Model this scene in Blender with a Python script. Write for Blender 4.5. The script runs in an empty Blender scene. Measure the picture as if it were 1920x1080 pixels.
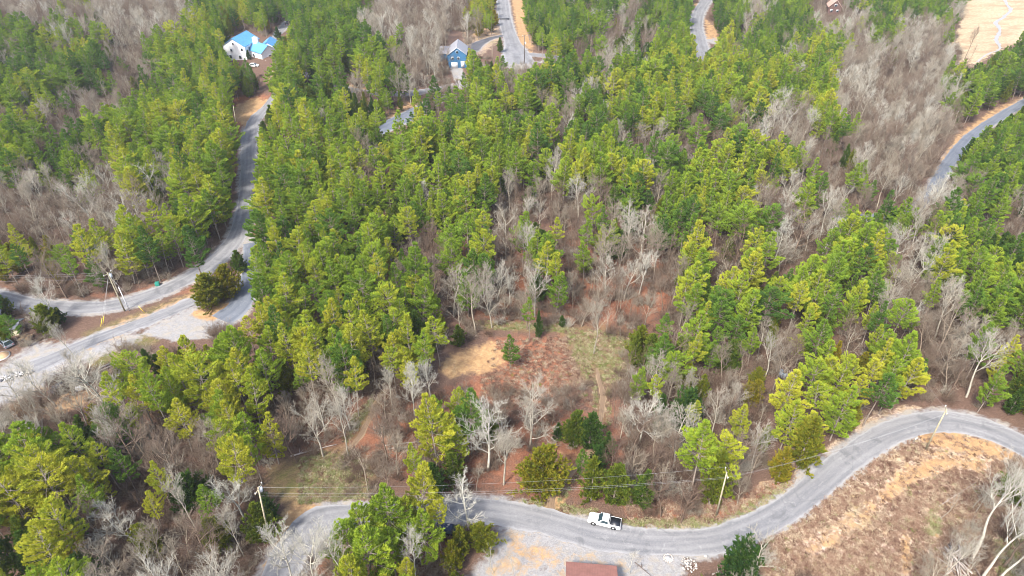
import bpy, math, random
import numpy as np
from mathutils import Vector, Matrix
# ---------------------------------------------------------------- camera, world, sun, exposure
sc = bpy.context.scene
CAMH = 105.0; PITCH = math.radians(36.0); FPX = 1280.0
cam = bpy.data.cameras.new("camera"); cam.sensor_width = 36.0; cam.lens = FPX*36.0/1920.0
cam.clip_end = 6000; cam.clip_start = 0.5
camo = bpy.data.objects.new("camera", cam); sc.collection.objects.link(camo)
camo.location = (0, 0, CAMH); camo.rotation_euler = (math.pi/2-PITCH, 0, 0)
sc.camera = camo
SUN_EL, SUN_AZ = math.radians(50), math.radians(215)      # azimuth clockwise from +Y: sun behind and left of the camera
w = bpy.data.worlds.new("World"); sc.world = w; w.use_nodes = True
nt = w.node_tree; nt.nodes.clear()
sky = nt.nodes.new('ShaderNodeTexSky'); sky.sky_type = 'NISHITA'; sky.sun_disc = False
sky.sun_elevation = SUN_EL; sky.sun_rotation = SUN_AZ; sky.air_density = 1.0; sky.dust_density = 3.0; sky.ozone_density = 1.0
bg = nt.nodes.new('ShaderNodeBackground'); bg.inputs['Strength'].default_value = 0.15
wo = nt.nodes.new('ShaderNodeOutputWorld')
nt.links.new(sky.outputs[0], bg.inputs[0]); nt.links.new(bg.outputs[0], wo.inputs[0])
sl = bpy.data.lights.new("sun", 'SUN'); sl.energy = 2.8; sl.angle = math.radians(10); sl.color = (1.0, 0.95, 0.87)
so = bpy.data.objects.new("sun", sl); sc.collection.objects.link(so)
sdir = Vector((math.sin(SUN_AZ)*math.cos(SUN_EL), math.cos(SUN_AZ)*math.cos(SUN_EL), math.sin(SUN_EL)))
so.rotation_euler = sdir.to_track_quat('Z', 'Y').to_euler(); so.location = (0, 0, 200)
vs = sc.view_settings; vs.view_transform = 'Standard'; vs.look = 'None'; vs.gamma = 1; vs.exposure = 1.48
try:
    sc.cycles.pixel_filter_type = 'BLACKMAN_HARRIS'; sc.cycles.filter_width = 1.0
    sc.cycles.max_bounces = 5; sc.cycles.diffuse_bounces = 3; sc.cycles.glossy_bounces = 2
    sc.cycles.transmission_bounces = 3; sc.cycles.caustics_reflective = False; sc.cycles.caustics_refractive = False
except Exception: pass

rng = np.random.default_rng(7); random.seed(7)
COL = sc.collection
# ---------------------------------------------------------------- terrain height and pixel <-> ground
BUMPS = [(-60, 230, 45, 60, 5.5), (60, 215, 60, 35, 3.0), (40, 118, 40, 22, -2.0), (190, 300, 60, 120, -5.0), (-190, 260, 60, 50, -3.5),
         (-20, 330, 90, 40, 4.0), (110, 100, 40, 30, 3.0), (-100, 340, 40, 50, 5.0), (230, 430, 80, 80, -5.0), (-230, 380, 60, 70, 5.0), (30, 165, 30, 14, -1.5)]
def hz(x, y):
    z = 0.0
    for bx_, by_, sx_, sy_, a in BUMPS:
        z = z + a*np.exp(-((x-bx_)/sx_)**2-((y-by_)/sy_)**2)
    return z
SP, CP = math.sin(PITCH), math.cos(PITCH)
def project(x, y, z):
    zz = z-CAMH
    d = y*CP-zz*SP; up = y*SP+zz*CP
    d = np.maximum(d, 1e-3)
    return 960+FPX*x/d, 540-FPX*up/d, d
def P(u, v, zoff=0.0):
    a, b = (u-960)/FPX, (540-v)/FPX
    dx, dy, dz = a, CP+b*SP, -SP+b*CP
    z = 0.0
    for _ in range(12):
        t = (z+zoff-CAMH)/dz; x, y = dx*t, dy*t; z = float(hz(x, y))
    return Vector((x, y, z))
def height_to(base, vtop):
    """height above base at which a vertical line reaches image row vtop"""
    lo, hi = 0.0, 60.0
    for _ in range(40):
        m = (lo+hi)/2
        if project(base.x, base.y, base.z+m)[1] > vtop: lo = m
        else: hi = m
    return lo
# ---------------------------------------------------------------- mesh helpers
def mesh_np(name, verts, faces_flat, loop_tot, mats, smooth=False, fattr=None, mat_idx=None):
    me = bpy.data.meshes.new(name)
    v = np.asarray(verts, dtype=np.float32); me.vertices.add(len(v)); me.vertices.foreach_set('co', v.ravel())
    fl = np.asarray(faces_flat, dtype=np.int32).ravel(); lt = np.asarray(loop_tot, dtype=np.int32)
    me.loops.add(len(fl)); me.loops.foreach_set('vertex_index', fl)
    me.polygons.add(len(lt)); st = np.concatenate([[0], np.cumsum(lt)[:-1]]).astype(np.int32)
    me.polygons.foreach_set('loop_start', st); me.polygons.foreach_set('loop_total', lt)
    if smooth: me.polygons.foreach_set('use_smooth', np.ones(len(lt), dtype=bool))
    for m in mats: me.materials.append(m)
    if mat_idx is not None: me.polygons.foreach_set('material_index', np.asarray(mat_idx, dtype=np.int32))
    me.update(calc_edges=True)
    if fattr is not None:
        at = me.attributes.new('var', 'FLOAT', 'FACE'); at.data.foreach_set('value', np.asarray(fattr, dtype=np.float32))
    return me
class MB:
    """collects polygons; each build is ONE mesh"""
    def __init__(s): s.v = []; s.f = []; s.mi = []
    def poly(s, pts, mi=0):
        n = len(s.v); s.v += [tuple(p) for p in pts]; s.f.append(list(range(n, n+len(pts)))); s.mi.append(mi)
    def box(s, c, d, mi=0, rot=0.0, taper=1.0, tx=None):
        cx, cy, cz = c; hx, hy, hz_ = d[0]/2, d[1]/2, d[2]/2; ca, sa = math.cos(rot), math.sin(rot)
        n = len(s.v)
        for zz, t in ((-hz_, 1.0), (hz_, taper)):
            for xx, yy in ((-hx, -hy), (hx, -hy), (hx, hy), (-hx, hy)):
                xx *= (tx if (tx is not None and zz > 0) else t); yy *= t
                s.v.append((cx+xx*ca-yy*sa, cy+xx*sa+yy*ca, cz+zz))
        for q in ((3, 2, 1, 0), (4, 5, 6, 7), (0, 1, 5, 4), (1, 2, 6, 5), (2, 3, 7, 6), (3, 0, 4, 7)):
            s.f.append([n+i for i in q]); s.mi.append(mi)
    def tube(s, pts, rad, sides=6, mi=0, cap=True):
        pts = [Vector(p) for p in pts]; n0 = len(s.v)
        if not isinstance(rad, (list, tuple)): rad = [rad]*len(pts)
        for i, p in enumerate(pts):
            d = (pts[min(i+1, len(pts)-1)]-pts[max(i-1, 0)]).normalized()
            a = Vector((0, 0, 1)) if abs(d.z) < 0.9 else Vector((1, 0, 0))
            e1 = d.cross(a).normalized(); e2 = d.cross(e1)
            for k in range(sides):
                t = 2*math.pi*k/sides; s.v.append(tuple(p+(e1*math.cos(t)+e2*math.sin(t))*rad[i]))
        for i in range(len(pts)-1):
            for k in range(sides):
                a = n0+i*sides+k; b = n0+i*sides+(k+1) % sides
                s.f.append([a, b, b+sides, a+sides]); s.mi.append(mi)
        if cap:
            s.f.append([n0+k for k in range(sides)][::-1]); s.mi.append(mi)
            e = n0+(len(pts)-1)*sides; s.f.append([e+k for k in range(sides)]); s.mi.append(mi)
    def disc(s, c, ax, r, t, sides=16, mi=0):
        ax = Vector(ax).normalized(); s.tube([Vector(c)-ax*t/2, Vector(c)+ax*t/2], r, sides, mi)
    def mesh(s, name, mats, smooth=False):
        mats = mats if isinstance(mats, (list, tuple)) else [mats]
        return mesh_np(name, s.v, [i for f in s.f for i in f], [len(f) for f in s.f], mats, smooth, None, s.mi)
    def build(s, name, mats, parent=None, smooth=False, bevel=0.0, loc=None):
        o = bpy.data.objects.new(name, s.mesh(name, mats, smooth)); COL.objects.link(o)
        if parent is not None: o.parent = parent
        if loc is not None: o.location = loc
        if bevel:
            m = o.modifiers.new('bevel', 'BEVEL'); m.width = bevel; m.segments = 2; m.limit_method = 'ANGLE'
        return o
def tag(o, label, cat, group=None):
    o['label'] = label; o['category'] = cat
    if group: o['group'] = group
    return o
def thing(name, label, cat, loc, rz=0.0, group=None):
    o = bpy.data.objects.new(name, None); COL.objects.link(o); o.location = loc; o.rotation_euler = (0, 0, rz)
    o.empty_display_size = 0.3
    return tag(o, label, cat, group)
# ---------------------------------------------------------------- materials
def newmat(name):
    m = bpy.data.materials.new(name); m.use_nodes = True; m.node_tree.nodes.clear(); return m, m.node_tree
class NT:
    def __init__(s, t): s.t = t
    def n(s, kind, **kw):
        nd = s.t.nodes.new(kind)
        for k, v in kw.items(): setattr(nd, k, v)
        return nd
    def l(s, a, b): s.t.links.new(a, b)
    def noise(s, vec, scale, detail=3, rough=0.6, dist=0.0):
        n = s.n('ShaderNodeTexNoise'); n.inputs['Scale'].default_value = scale; n.inputs['Detail'].default_value = detail
        n.inputs['Roughness'].default_value = rough; n.inputs['Distortion'].default_value = dist
        s.l(vec, n.inputs['Vector']); return n.outputs['Fac']
    def ramp(s, fac, stops, interp='LINEAR'):
        r = s.n('ShaderNodeValToRGB'); r.color_ramp.interpolation = interp; e = r.color_ramp.elements
        while len(e) < len(stops): e.new(0.5)
        for i, (p, c) in enumerate(stops):
            e[i].position = p; e[i].color = (c[0], c[1], c[2], 1) if not isinstance(c, (int, float)) else (c, c, c, 1)
        s.l(fac, r.inputs[0]); return r.outputs[0]
    def mix(s, fac, a, b, mode='MIX'):
        m = s.n('ShaderNodeMix', data_type='RGBA', blend_type=mode)
        if isinstance(fac, (int, float)): m.inputs[0].default_value = fac
        else: s.l(fac, m.inputs[0])
        for i, c in ((6, a), (7, b)):
            if isinstance(c, tuple): m.inputs[i].default_value = (c[0], c[1], c[2], 1)
            else: s.l(c, m.inputs[i])
        return m.outputs[2]
    def math(s, op, a, b=None, clamp=False):
        m = s.n('ShaderNodeMath', operation=op, use_clamp=clamp)
        for i, c in ((0, a), (1, b)):
            if c is None: continue
            if isinstance(c, (int, float)): m.inputs[i].default_value = c
            else: s.l(c, m.inputs[i])
        return m.outputs[0]
    def bump(s, h, strength=0.5, dist=0.1):
        b = s.n('ShaderNodeBump'); b.inputs['Strength'].default_value = strength; b.inputs['Distance'].default_value = dist
        s.l(h, b.inputs['Height']); return b.outputs[0]
    def out(s, col, rough=0.9, bump=None, metal=0.0, spec=0.2):
        p = s.n('ShaderNodeBsdfPrincipled'); o = s.n('ShaderNodeOutputMaterial')
        if isinstance(col, tuple): p.inputs['Base Color'].default_value = (col[0], col[1], col[2], 1)
        else: s.l(col, p.inputs['Base Color'])
        p.inputs['Roughness'].default_value = rough; p.inputs['Metallic'].default_value = metal
        p.inputs['Specular IOR Level'].default_value = spec
        if bump is not None: s.l(bump, p.inputs['Normal'])
        s.l(p.outputs[0], o.inputs[0])
    def geo(s): return s.n('ShaderNodeNewGeometry').outputs['Position']
    def obj(s): return s.n('ShaderNodeTexCoord').outputs['Object']
def plain(name, c, rough=0.6, metal=0.0, var=0.15, scale=3.0, spec=0.4):
    m, t = newmat(name); k = NT(t); f = k.noise(k.obj(), scale, 4)
    a = tuple(x*(1-var) for x in c); b = tuple(min(1, x*(1+var)) for x in c)
    k.out(k.ramp(f, [(0.3, a), (0.7, b)]), rough, None, metal, spec); return m
def foliage(name, stops):
    m, t = newmat(name); k = NT(t)
    at = k.n('ShaderNodeAttribute', attribute_name='tint', attribute_type='INSTANCER')
    va = k.n('ShaderNodeAttribute', attribute_name='var')
    c = k.ramp(k.math('ADD', at.outputs['Fac'], k.math('MULTIPLY', k.math('SUBTRACT', va.outputs['Fac'], 0.5), 0.34), True), stops)
    d = k.n('ShaderNodeBsdfDiffuse'); tr = k.n('ShaderNodeBsdfTranslucent'); mx = k.n('ShaderNodeMixShader'); o = k.n('ShaderNodeOutputMaterial')
    k.l(c, d.inputs[0]); k.l(k.mix(1.0, c, (1.0, 1.0, 0.6), 'MULTIPLY'), tr.inputs[0]); mx.inputs[0].default_value = 0.42
    k.l(d.outputs[0], mx.inputs[1]); k.l(tr.outputs[0], mx.inputs[2]); k.l(mx.outputs[0], o.inputs[0]); return m
def barkm(name, stops):
    m, t = newmat(name); k = NT(t)
    at = k.n('ShaderNodeAttribute', attribute_name='tint', attribute_type='INSTANCER')
    c = k.ramp(at.outputs['Fac'], stops)
    n = k.noise(k.obj(), 2.2, 3)
    c = k.mix(1.0, c, k.ramp(n, [(0.3, (0.7, 0.7, 0.7)), (0.7, (1.15, 1.15, 1.15))]), 'MULTIPLY')
    d = k.n('ShaderNodeBsdfDiffuse'); o = k.n('ShaderNodeOutputMaterial'); k.l(c, d.inputs[0]); k.l(d.outputs[0], o.inputs[0]); return m
M_PINE = foliage('pine_needles', [(0.0, (0.045, 0.105, 0.038)), (0.35, (0.130, 0.235, 0.034)), (0.7, (0.285, 0.385, 0.040)), (1.0, (0.46, 0.45, 0.05))])
M_CEDAR = foliage('cedar_foliage', [(0.0, (0.028, 0.078, 0.028)), (0.35, (0.085, 0.150, 0.026)), (0.7, (0.195, 0.220, 0.024)), (1.0, (0.34, 0.255, 0.025))])
M_BARE = barkm('bare_bark', [(0.0, (0.125, 0.080, 0.058)), (0.4, (0.20, 0.148, 0.112)), (0.7, (0.31, 0.268, 0.205)), (1.0, (0.50, 0.48, 0.41))])
M_PBARK = barkm('pine_bark', [(0.0, (0.18, 0.14, 0.115)), (1.0, (0.34, 0.29, 0.24))])
M_WHITE = plain('white_paint', (0.8, 0.8, 0.8), 0.35, var=0.04)
M_GLASS = plain('dark_glass', (0.02, 0.04, 0.05), 0.08, var=0.1, spec=0.8)
M_RUBBER = plain('rubber', (0.02, 0.02, 0.02), 0.9)
M_METAL = plain('steel', (0.55, 0.55, 0.56), 0.35, 0.7)
M_BLACK = plain('black_cover', (0.012, 0.014, 0.02), 0.4)
M_WOODPOLE = plain('pole_wood', (0.34, 0.30, 0.20), 0.9, var=0.25, scale=1.5)
M_DARKPOLE = plain('dark_pole_wood', (0.10, 0.08, 0.07), 0.9)
M_WIRE = plain('wire', (0.42, 0.42, 0.42), 0.6)
M_YEL = plain('yellow_guard', (0.75, 0.55, 0.03), 0.5)
M_GALV = plain('grey_can', (0.62, 0.64, 0.66), 0.5)
def ground_mat():
    m, t = newmat('forest_ground'); k = NT(t); p = k.geo()
    A = k.n('ShaderNodeAttribute', attribute_name='covA'); B = k.n('ShaderNodeAttribute', attribute_name='covB')
    sa = k.n('ShaderNodeSeparateColor'); sb = k.n('ShaderNodeSeparateColor'); k.l(A.outputs['Color'], sa.inputs[0]); k.l(B.outputs['Color'], sb.inputs[0])
    n1 = k.noise(p, 0.09, 4); n2 = k.noise(p, 0.8, 5, 0.7); n3 = k.noise(p, 4.2, 4, 0.75); n4 = k.noise(p, 0.35, 5, 0.7, 0.6)
    vor = k.n('ShaderNodeTexVoronoi'); vor.inputs['Scale'].default_value = 2.6; k.l(p, vor.inputs['Vector'])
    vc = k.n('ShaderNodeSeparateColor'); k.l(vor.outputs['Color'], vc.inputs[0])
    lit = k.ramp(n3, [(0.28, (0.032, 0.020, 0.014)), (0.5, (0.115, 0.068, 0.048)), (0.72, (0.25, 0.175, 0.13))])
    lit = k.mix(k.ramp(n2, [(0.4, 0.0), (0.65, 0.7)]), lit, (0.10, 0.062, 0.048))
    red = k.ramp(n3, [(0.25, (0.07, 0.032, 0.02)), (0.5, (0.23, 0.092, 0.05)), (0.75, (0.38, 0.19, 0.115))])
    hill = k.ramp(k.mix(0.5, n3, vc.outputs[0]), [(0.2, (0.10, 0.066, 0.054)), (0.42, (0.25, 0.17, 0.13)), (0.62, (0.38, 0.29, 0.22)), (0.85, (0.54, 0.45, 0.35))])
    hill = k.mix(k.ramp(n4, [(0.42, 0.0), (0.62, 0.65)]), hill, k.ramp(n3, [(0.3, (0.22, 0.14, 0.08)), (0.7, (0.44, 0.33, 0.17))]))
    hill = k.mix(k.ramp(n1, [(0.55, 0.0), (0.7, 0.35)]), hill, (0.20, 0.20, 0.07))
    dirt = k.ramp(n2, [(0.25, (0.25, 0.145, 0.07)), (0.55, (0.38, 0.245, 0.12)), (0.8, (0.48, 0.35, 0.19))])
    dirt = k.mix(k.ramp(n3, [(0.50, 0.0), (0.68, 0.7)]), dirt, (0.24, 0.13, 0.07))
    dirt = k.mix(k.ramp(k.noise(p, 0.5, 6, .7, 1.2), [(0.50, 0.0), (0.62, 0.6)]), dirt, (0.22, 0.135, 0.085))
    grass = k.ramp(n3, [(0.3, (0.055, 0.062, 0.018)), (0.55, (0.115, 0.115, 0.035)), (0.75, (0.21, 0.175, 0.075))])
    grass = k.mix(k.ramp(n4, [(0.38, 0.0), (0.58, 0.85)]), grass, k.ramp(n3, [(0.3, (0.10, 0.065, 0.035)), (0.7, (0.25, 0.175, 0.095))]))
    grav = k.ramp(k.mix(0.18, n3, vc.outputs[1]), [(0.2, (0.15, 0.145, 0.145)), (0.5, (0.24, 0.235, 0.235)), (0.8, (0.33, 0.325, 0.32))])
    grav = k.mix(k.ramp(n4, [(0.48, 0.0), (0.66, 0.5)]), grav, (0.33, 0.27, 0.18))
    straw = k.ramp(n2, [(0.25, (0.23, 0.165, 0.10)), (0.5, (0.36, 0.28, 0.18)), (0.8, (0.48, 0.40, 0.28))])
    st2 = k.n('ShaderNodeMapping'); st2.inputs['Scale'].default_value = (0.02, 0.16, 1); st2.inputs['Rotation'].default_value = (0, 0, 0.25); k.l(p, st2.inputs[0])
    straw = k.mix(k.ramp(k.noise(st2.outputs[0], 1.0, 4), [(0.48, 0.0), (0.62, 0.6)]), straw, (0.24, 0.155, 0.09))
    wob = k.math('MULTIPLY', k.math('SUBTRACT', k.math('ADD', k.math('MULTIPLY', n4, 0.6), k.math('MULTIPLY', n2, 0.4)), 0.5), 2.6)
    def edge(ch, soft=0.12):
        v = k.math('ADD', ch, k.math('MULTIPLY', wob, k.math('MULTIPLY', k.math('MULTIPLY', ch, k.math('SUBTRACT', 1.0, ch)), 4.0)))
        return k.ramp(v, [(0.5-soft, 0.0), (0.5+soft, 1.0)])
    c = lit
    c = k.mix(edge(sa.outputs[2], 0.3), c, red)
    c = k.mix(edge(sb.outputs[2], 0.12), c, hill)
    c = k.mix(edge(sb.outputs[1], 0.08), c, straw)
    c = k.mix(edge(sa.outputs[1], 0.3), c, grass)
    c = k.mix(edge(sb.outputs[0], 0.2), c, grav)
    c = k.mix(edge(sa.outputs[0], 0.2), c, dirt)
    k.out(c, 0.95, k.bump(k.mix(0.5, n3, n2), 0.7, 0.35)); return m
def road_mat(name, dark, mid, light, streak=0.5):
    m, t = newmat(name); k = NT(t); p = k.geo(); uv = k.n('ShaderNodeAttribute', attribute_name='ruv').outputs['Vector']
    sx = k.n('ShaderNodeSeparateXYZ'); k.l(uv, sx.inputs[0])
    mp = k.n('ShaderNodeMapping'); mp.inputs['Scale'].default_value = (0.05, 1.6, 1); k.l(uv, mp.inputs[0])
    n1 = k.noise(mp.outputs[0], 1.4, 5, 0.65); n2 = k.noise(p, 5.0, 4, 0.8); n3 = k.noise(p, 0.22, 4, 0.6, 0.8)
    c = k.ramp(k.mix(0.45, n1, n2), [(0.3, dark), (0.5, mid), (0.7, light)])
    e = k.math('ABSOLUTE', sx.outputs[1]); wob = k.math('MULTIPLY', k.math('SUBTRACT', n3, 0.5), 0.5)
    c = k.mix(k.ramp(k.math('ADD', e, wob), [(0.78, 0.0), (0.98, 0.65)]), c, tuple(min(1, x*1.25) for x in light))
    tr = k.math('ABSOLUTE', k.math('SUBTRACT', e, 0.42))
    c = k.mix(k.ramp(tr, [(0.02, streak*0.6), (0.2, 0.0)]), c, light)
    c = k.mix(k.ramp(n3, [(0.56, 0.0), (0.66, 0.6)]), c, dark)
    c = k.mix(k.ramp(k.noise(p, 0.6, 5, .75, 1.5), [(0.56, 0.0), (0.68, 0.5)]), c, tuple(x*1.15 for x in light))
    cr = k.n('ShaderNodeTexVoronoi', feature='DISTANCE_TO_EDGE'); cr.inputs['Scale'].default_value = 0.13; k.l(p, cr.inputs['Vector'])
    c = k.mix(k.ramp(cr.outputs['Distance'], [(0.0, 0.22), (0.006, 0.0)]), c, tuple(x*0.5 for x in dark))
    k.out(c, 0.9, k.bump(n2, 0.4, 0.05)); return m
M_GROUND = ground_mat()
M_ROAD = road_mat('worn_grey_road', (0.10, 0.102, 0.108), (0.165, 0.166, 0.174), (0.265, 0.262, 0.262))
M_ASPH = road_mat('blue_grey_asphalt', (0.075, 0.085, 0.11), (0.115, 0.13, 0.16), (0.18, 0.195, 0.22), 0.3)
M_DARKASPH = road_mat('dark_asphalt', (0.05, 0.05, 0.055), (0.08, 0.08, 0.09), (0.12, 0.12, 0.13), 0.1)
M_TRACK = road_mat('dirt_track', (0.10, 0.068, 0.045), (0.17, 0.115, 0.075), (0.26, 0.19, 0.12), 0.3)
# ---------------------------------------------------------------- ground sheet with cover masks
def sdf(poly, U, V):
    poly = np.array(poly, float); n = len(poly); d = np.full(U.shape, 1e9); ins = np.zeros(U.shape, bool)
    for i in range(n):
        x1, y1 = poly[i]; x2, y2 = poly[(i+1) % n]; ex, ey = x2-x1, y2-y1
        t = np.clip(((U-x1)*ex+(V-y1)*ey)/(ex*ex+ey*ey+1e-9), 0, 1)
        d = np.minimum(d, np.hypot(U-x1-t*ex, V-y1-t*ey))
        c = ((y1 > V) != (y2 > V)) & (U < (x2-x1)*(V-y1)/((y2-y1) if y2 != y1 else 1e-9)+x1); ins ^= c
    return np.where(ins, d, -d)
REG = {
 'dirt': [([(825,695),(838,668),(880,655),(920,642),(940,655),(945,685),(915,700),(885,698),(845,708)],12,1),([(1620,965),(1660,905),(1690,875),(1740,850),(1800,848),(1862,858),(1850,884),(1780,880),(1710,905),(1665,945)],16,.8),
   ([(1700,812),(1780,804),(1860,826),(1905,850),(1890,866),(1800,850),(1740,832)],8,.9),([(1505,1015),(1570,985),(1590,1005),(1520,1048)],14,.62),([(1570,970),(1640,930),(1650,960),(1590,1000)],14,.6),([(1688,1000),(1703,995),(1712,1080),(1690,1090)],7,.8),([(1745,975),(1757,960),(1762,1010),(1748,1010)],6,.6),
   ([(480,1100),(520,1010),(535,945),(600,946),(560,975),(525,1100)],10,.95),([(355,592),(380,572),(437,568),(425,592),(395,602)],6,1),([(438,222),(443,196),(480,182),(510,190),(490,212),(460,240)],8,1),
   ([(920,1015),(960,985),(1040,1000),(1060,1030),(1180,1050),(1180,1090),(900,1090)],45,.5),([(958,-5),(985,-5),(990,50),(1003,95),(972,85)],5,.8),([(1290,102),(1300,0),(1313,0),(1302,50),(1306,100)],4,.6),([(1318,30),(1345,50),(1350,75),(1325,74)],5,.7),
   ([(155,645),(200,630),(205,610),(370,540),(372,556),(210,640),(160,660)],8,.5),([(1030,930),(1060,930),(1060,952),(1020,952)],5,.7),([(1745,330),(1790,255),(1860,205),(1920,180),(1920,192),(1860,222),(1805,262),(1775,300)],6,.72),
   ([(510,170),(495,150),(520,110),(560,90),(540,75),(530,100)],8,.55),([(980,92),(1060,110),(1120,112),(1110,122),(1000,106)],5,.7),([(560,128),(620,150),(700,165),(690,172),(600,158),(560,142)],4,.7),([(700,230),(750,190),(800,178),(790,200),(760,215),(720,240)],8,.55),
   ([(870,60),(930,30),(935,70),(890,82)],12,.55),([(1455,770),(1470,720),(1490,720),(1475,770)],5,.5),([(230,735),(60,800),(0,850),(0,760),(80,720)],14,.5),([(610,1000),(660,990),(670,1060),(610,1060)],12,.7),([(1040,840),(1100,850),(1060,900),(1010,890)],14,.5)],
 'grass': [([(1110,690),(1145,690),(1145,800),(1100,870),(1050,950),(1020,950),(1060,890),(1110,810)],16,.5),([(1055,612),(1175,626),(1215,640),(1185,690),(1150,720),(1100,712),(1075,668)],32,.9),([(880,600),(1065,608),(1062,624),(900,618)],6,.8),([(505,880),(570,855),(650,838),(700,880),(690,935),(560,946),(500,930)],24,.9),([(1165,975),(1350,975),(1445,940),(1425,965),(1340,998),(1180,992)],7,.85),
   ([(840,935),(1000,938),(1130,955),(1100,968),(1000,952),(850,948)],6,.8),([(150,672),(270,622),(300,640),(180,692)],6,1),([(150,625),(360,548),(372,558),(170,645)],7,.75),([(1780,790),(1920,815),(1920,826),(1790,788)],4,.7),([(660,780),(700,740),(715,760),(670,830),(640,830)],10,.6),([(1380,960),(1480,900),(1490,920),(1400,965)],6,.7),([(1860,1020),(1925,980),(1925,1085),(1870,1085)],18,.7),([(1740,960),(1760,940),(1765,1000),(1735,1005)],22,.5)],
 'red': [([(945,690),(900,705),(925,640),(1050,630),(1062,650),(1065,700),(1100,760),(900,765),(820,740)],20,1),([(850,440),(1300,440),(1290,560),(1195,625),(1050,600),(870,600)],40,.8),([(1170,940),(1340,950),(1480,885),(1490,915),(1350,975),(1180,975)],10,.9),([(640,860),(560,860),(560,740),(1180,760),(1180,920),(900,930)],50,.65),([(1690,940),(1920,900),(1920,1080),(1740,1080)],50,.7),
   ([(850,1020),(760,1100),(560,1100),(600,1020)],20,.6),([(430,210),(440,180),(510,175),(500,190),(440,270),(450,330),(440,330)],6,.8),([(480,400),(500,420),(480,450),(470,430)],8,.7),([(380,560),(300,550),(0,545),(0,535),(200,560),(380,500),(440,420),(450,430),(390,510)],6,.5)],
 'gravel': [([(262,625),(330,590),(385,568),(438,592),(470,520),(470,460),(486,455),(482,545),(435,612),(400,634),(325,640)],4,1),([(-20,700),(60,640),(150,640),(280,618),(260,640),(160,682),(60,745),(-20,770)],14,.85),([(1492,878),(1545,852),(1560,860),(1500,925),(1478,938)],6,1),
   ([(860,1100),(955,975),(1050,985),(1330,1030),(1315,1045),(1270,1100)],14,.8),([(535,985),(600,950),(680,975),(640,1010),(560,1100),(510,1100)],8,1),([(840,118),(862,118),(880,160),(860,170)],4,.95),([(1325,70),(1350,70),(1348,84),(1325,80)],3,1),([(1040,104),(1068,112),(1066,124),(1000,118)],4,.9),([(1595,398),(1640,402),(1640,420),(1590,412)],4,.8)],
 'straw': [([(1812,-60),(2100,-60),(2100,60),(1925,78),(1870,95),(1830,122),(1790,115),(1768,85),(1800,50)],12,1),([(1580,28),(1612,34),(1608,46),(1578,44)],3,.95)],
 'hill': [([(1425,1100),(1420,1015),(1480,985),(1560,920),(1640,850),(1700,812),(1800,806),(1920,850),(2000,900),(2000,1150)],10,1),([(1640,770),(1720,755),(1740,770),(1640,800),(1560,860),(1500,880),(1560,830)],8,.8),([(1500,800),(1380,960),(1500,880)],8,.5),([(868,55),(936,10),(940,72),(900,110),(880,120),(870,95)],10,.85),([(800,60),(840,60),(838,150),(800,150)],14,.6)]}
def axis(lo, hi, step, far, grow=1.35):
    a = list(np.arange(lo, hi+1e-6, step)); s = step
    while a[-1] < far: s *= grow; a.append(a[-1]+s)
    s = step
    while a[0] > -far: s *= grow; a.insert(0, a[0]-s)
    return np.array(a)
def build_ground():
    xs = axis(-330, 330, 1.25, 3000); ys = axis(35, 480, 1.1, 3500); X, Y = np.meshgrid(xs, ys); Z = hz(X, Y)
    U, V, D = project(X, Y, Z); nx, ny = len(xs), len(ys)
    bad = Y < 5; U = np.where(bad, -9999, U); V = np.where(bad, 5000, V)
    ch = {}
    sel = (U > -150) & (U < 2100) & (V > -80) & (V < 1200); us, vs_ = U[sel], V[sel]
    for kx, polys in REG.items():
        c = np.zeros(U.shape); cs = np.zeros(us.shape)
        for poly, wd, amt in polys:
            s = sdf(poly, us, vs_); cs = np.maximum(cs, np.clip(s/wd*0.5+0.5, 0, 1)*amt)
        if kx == 'gravel':
            from mathutils.kdtree import KDTree
            kd = KDTree(len(ROADPTS)); [kd.insert((a, b_, 0), i) for i, (a, b_, h_) in enumerate(ROADPTS)]; kd.balance()
            xx, yy = X[sel], Y[sel]
            for i in range(len(xx)):
                _, j, dd = kd.find((xx[i], yy[i], 0)); hw = ROADPTS[j][2]
                if hw > 1.9 and dd < hw+2.2: cs[i] = max(cs[i], .72*min(1, max(0, (hw+2.0-dd)/1.6)))
        c[sel] = cs; ch[kx] = c
    v = np.stack([X, Y, Z], -1).reshape(-1, 3); i = np.arange(nx*ny).reshape(ny, nx)
    q = np.stack([i[:-1, :-1], i[:-1, 1:], i[1:, 1:], i[1:, :-1]], -1).reshape(-1, 4)
    me = mesh_np('ground', v, q, np.full(len(q), 4), [M_GROUND], True)
    for nm, ks in (('covA', ('dirt', 'grass', 'red')), ('covB', ('gravel', 'straw', 'hill'))):
        at = me.attributes.new(nm, 'FLOAT_COLOR', 'POINT'); d = np.ones((nx*ny, 4), np.float32)
        for j, kx in enumerate(ks): d[:, j] = ch[kx].ravel()
        at.data.foreach_set('color', d.ravel())
    o = bpy.data.objects.new('ground', me); COL.objects.link(o); o['kind'] = 'structure'; return o
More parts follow.
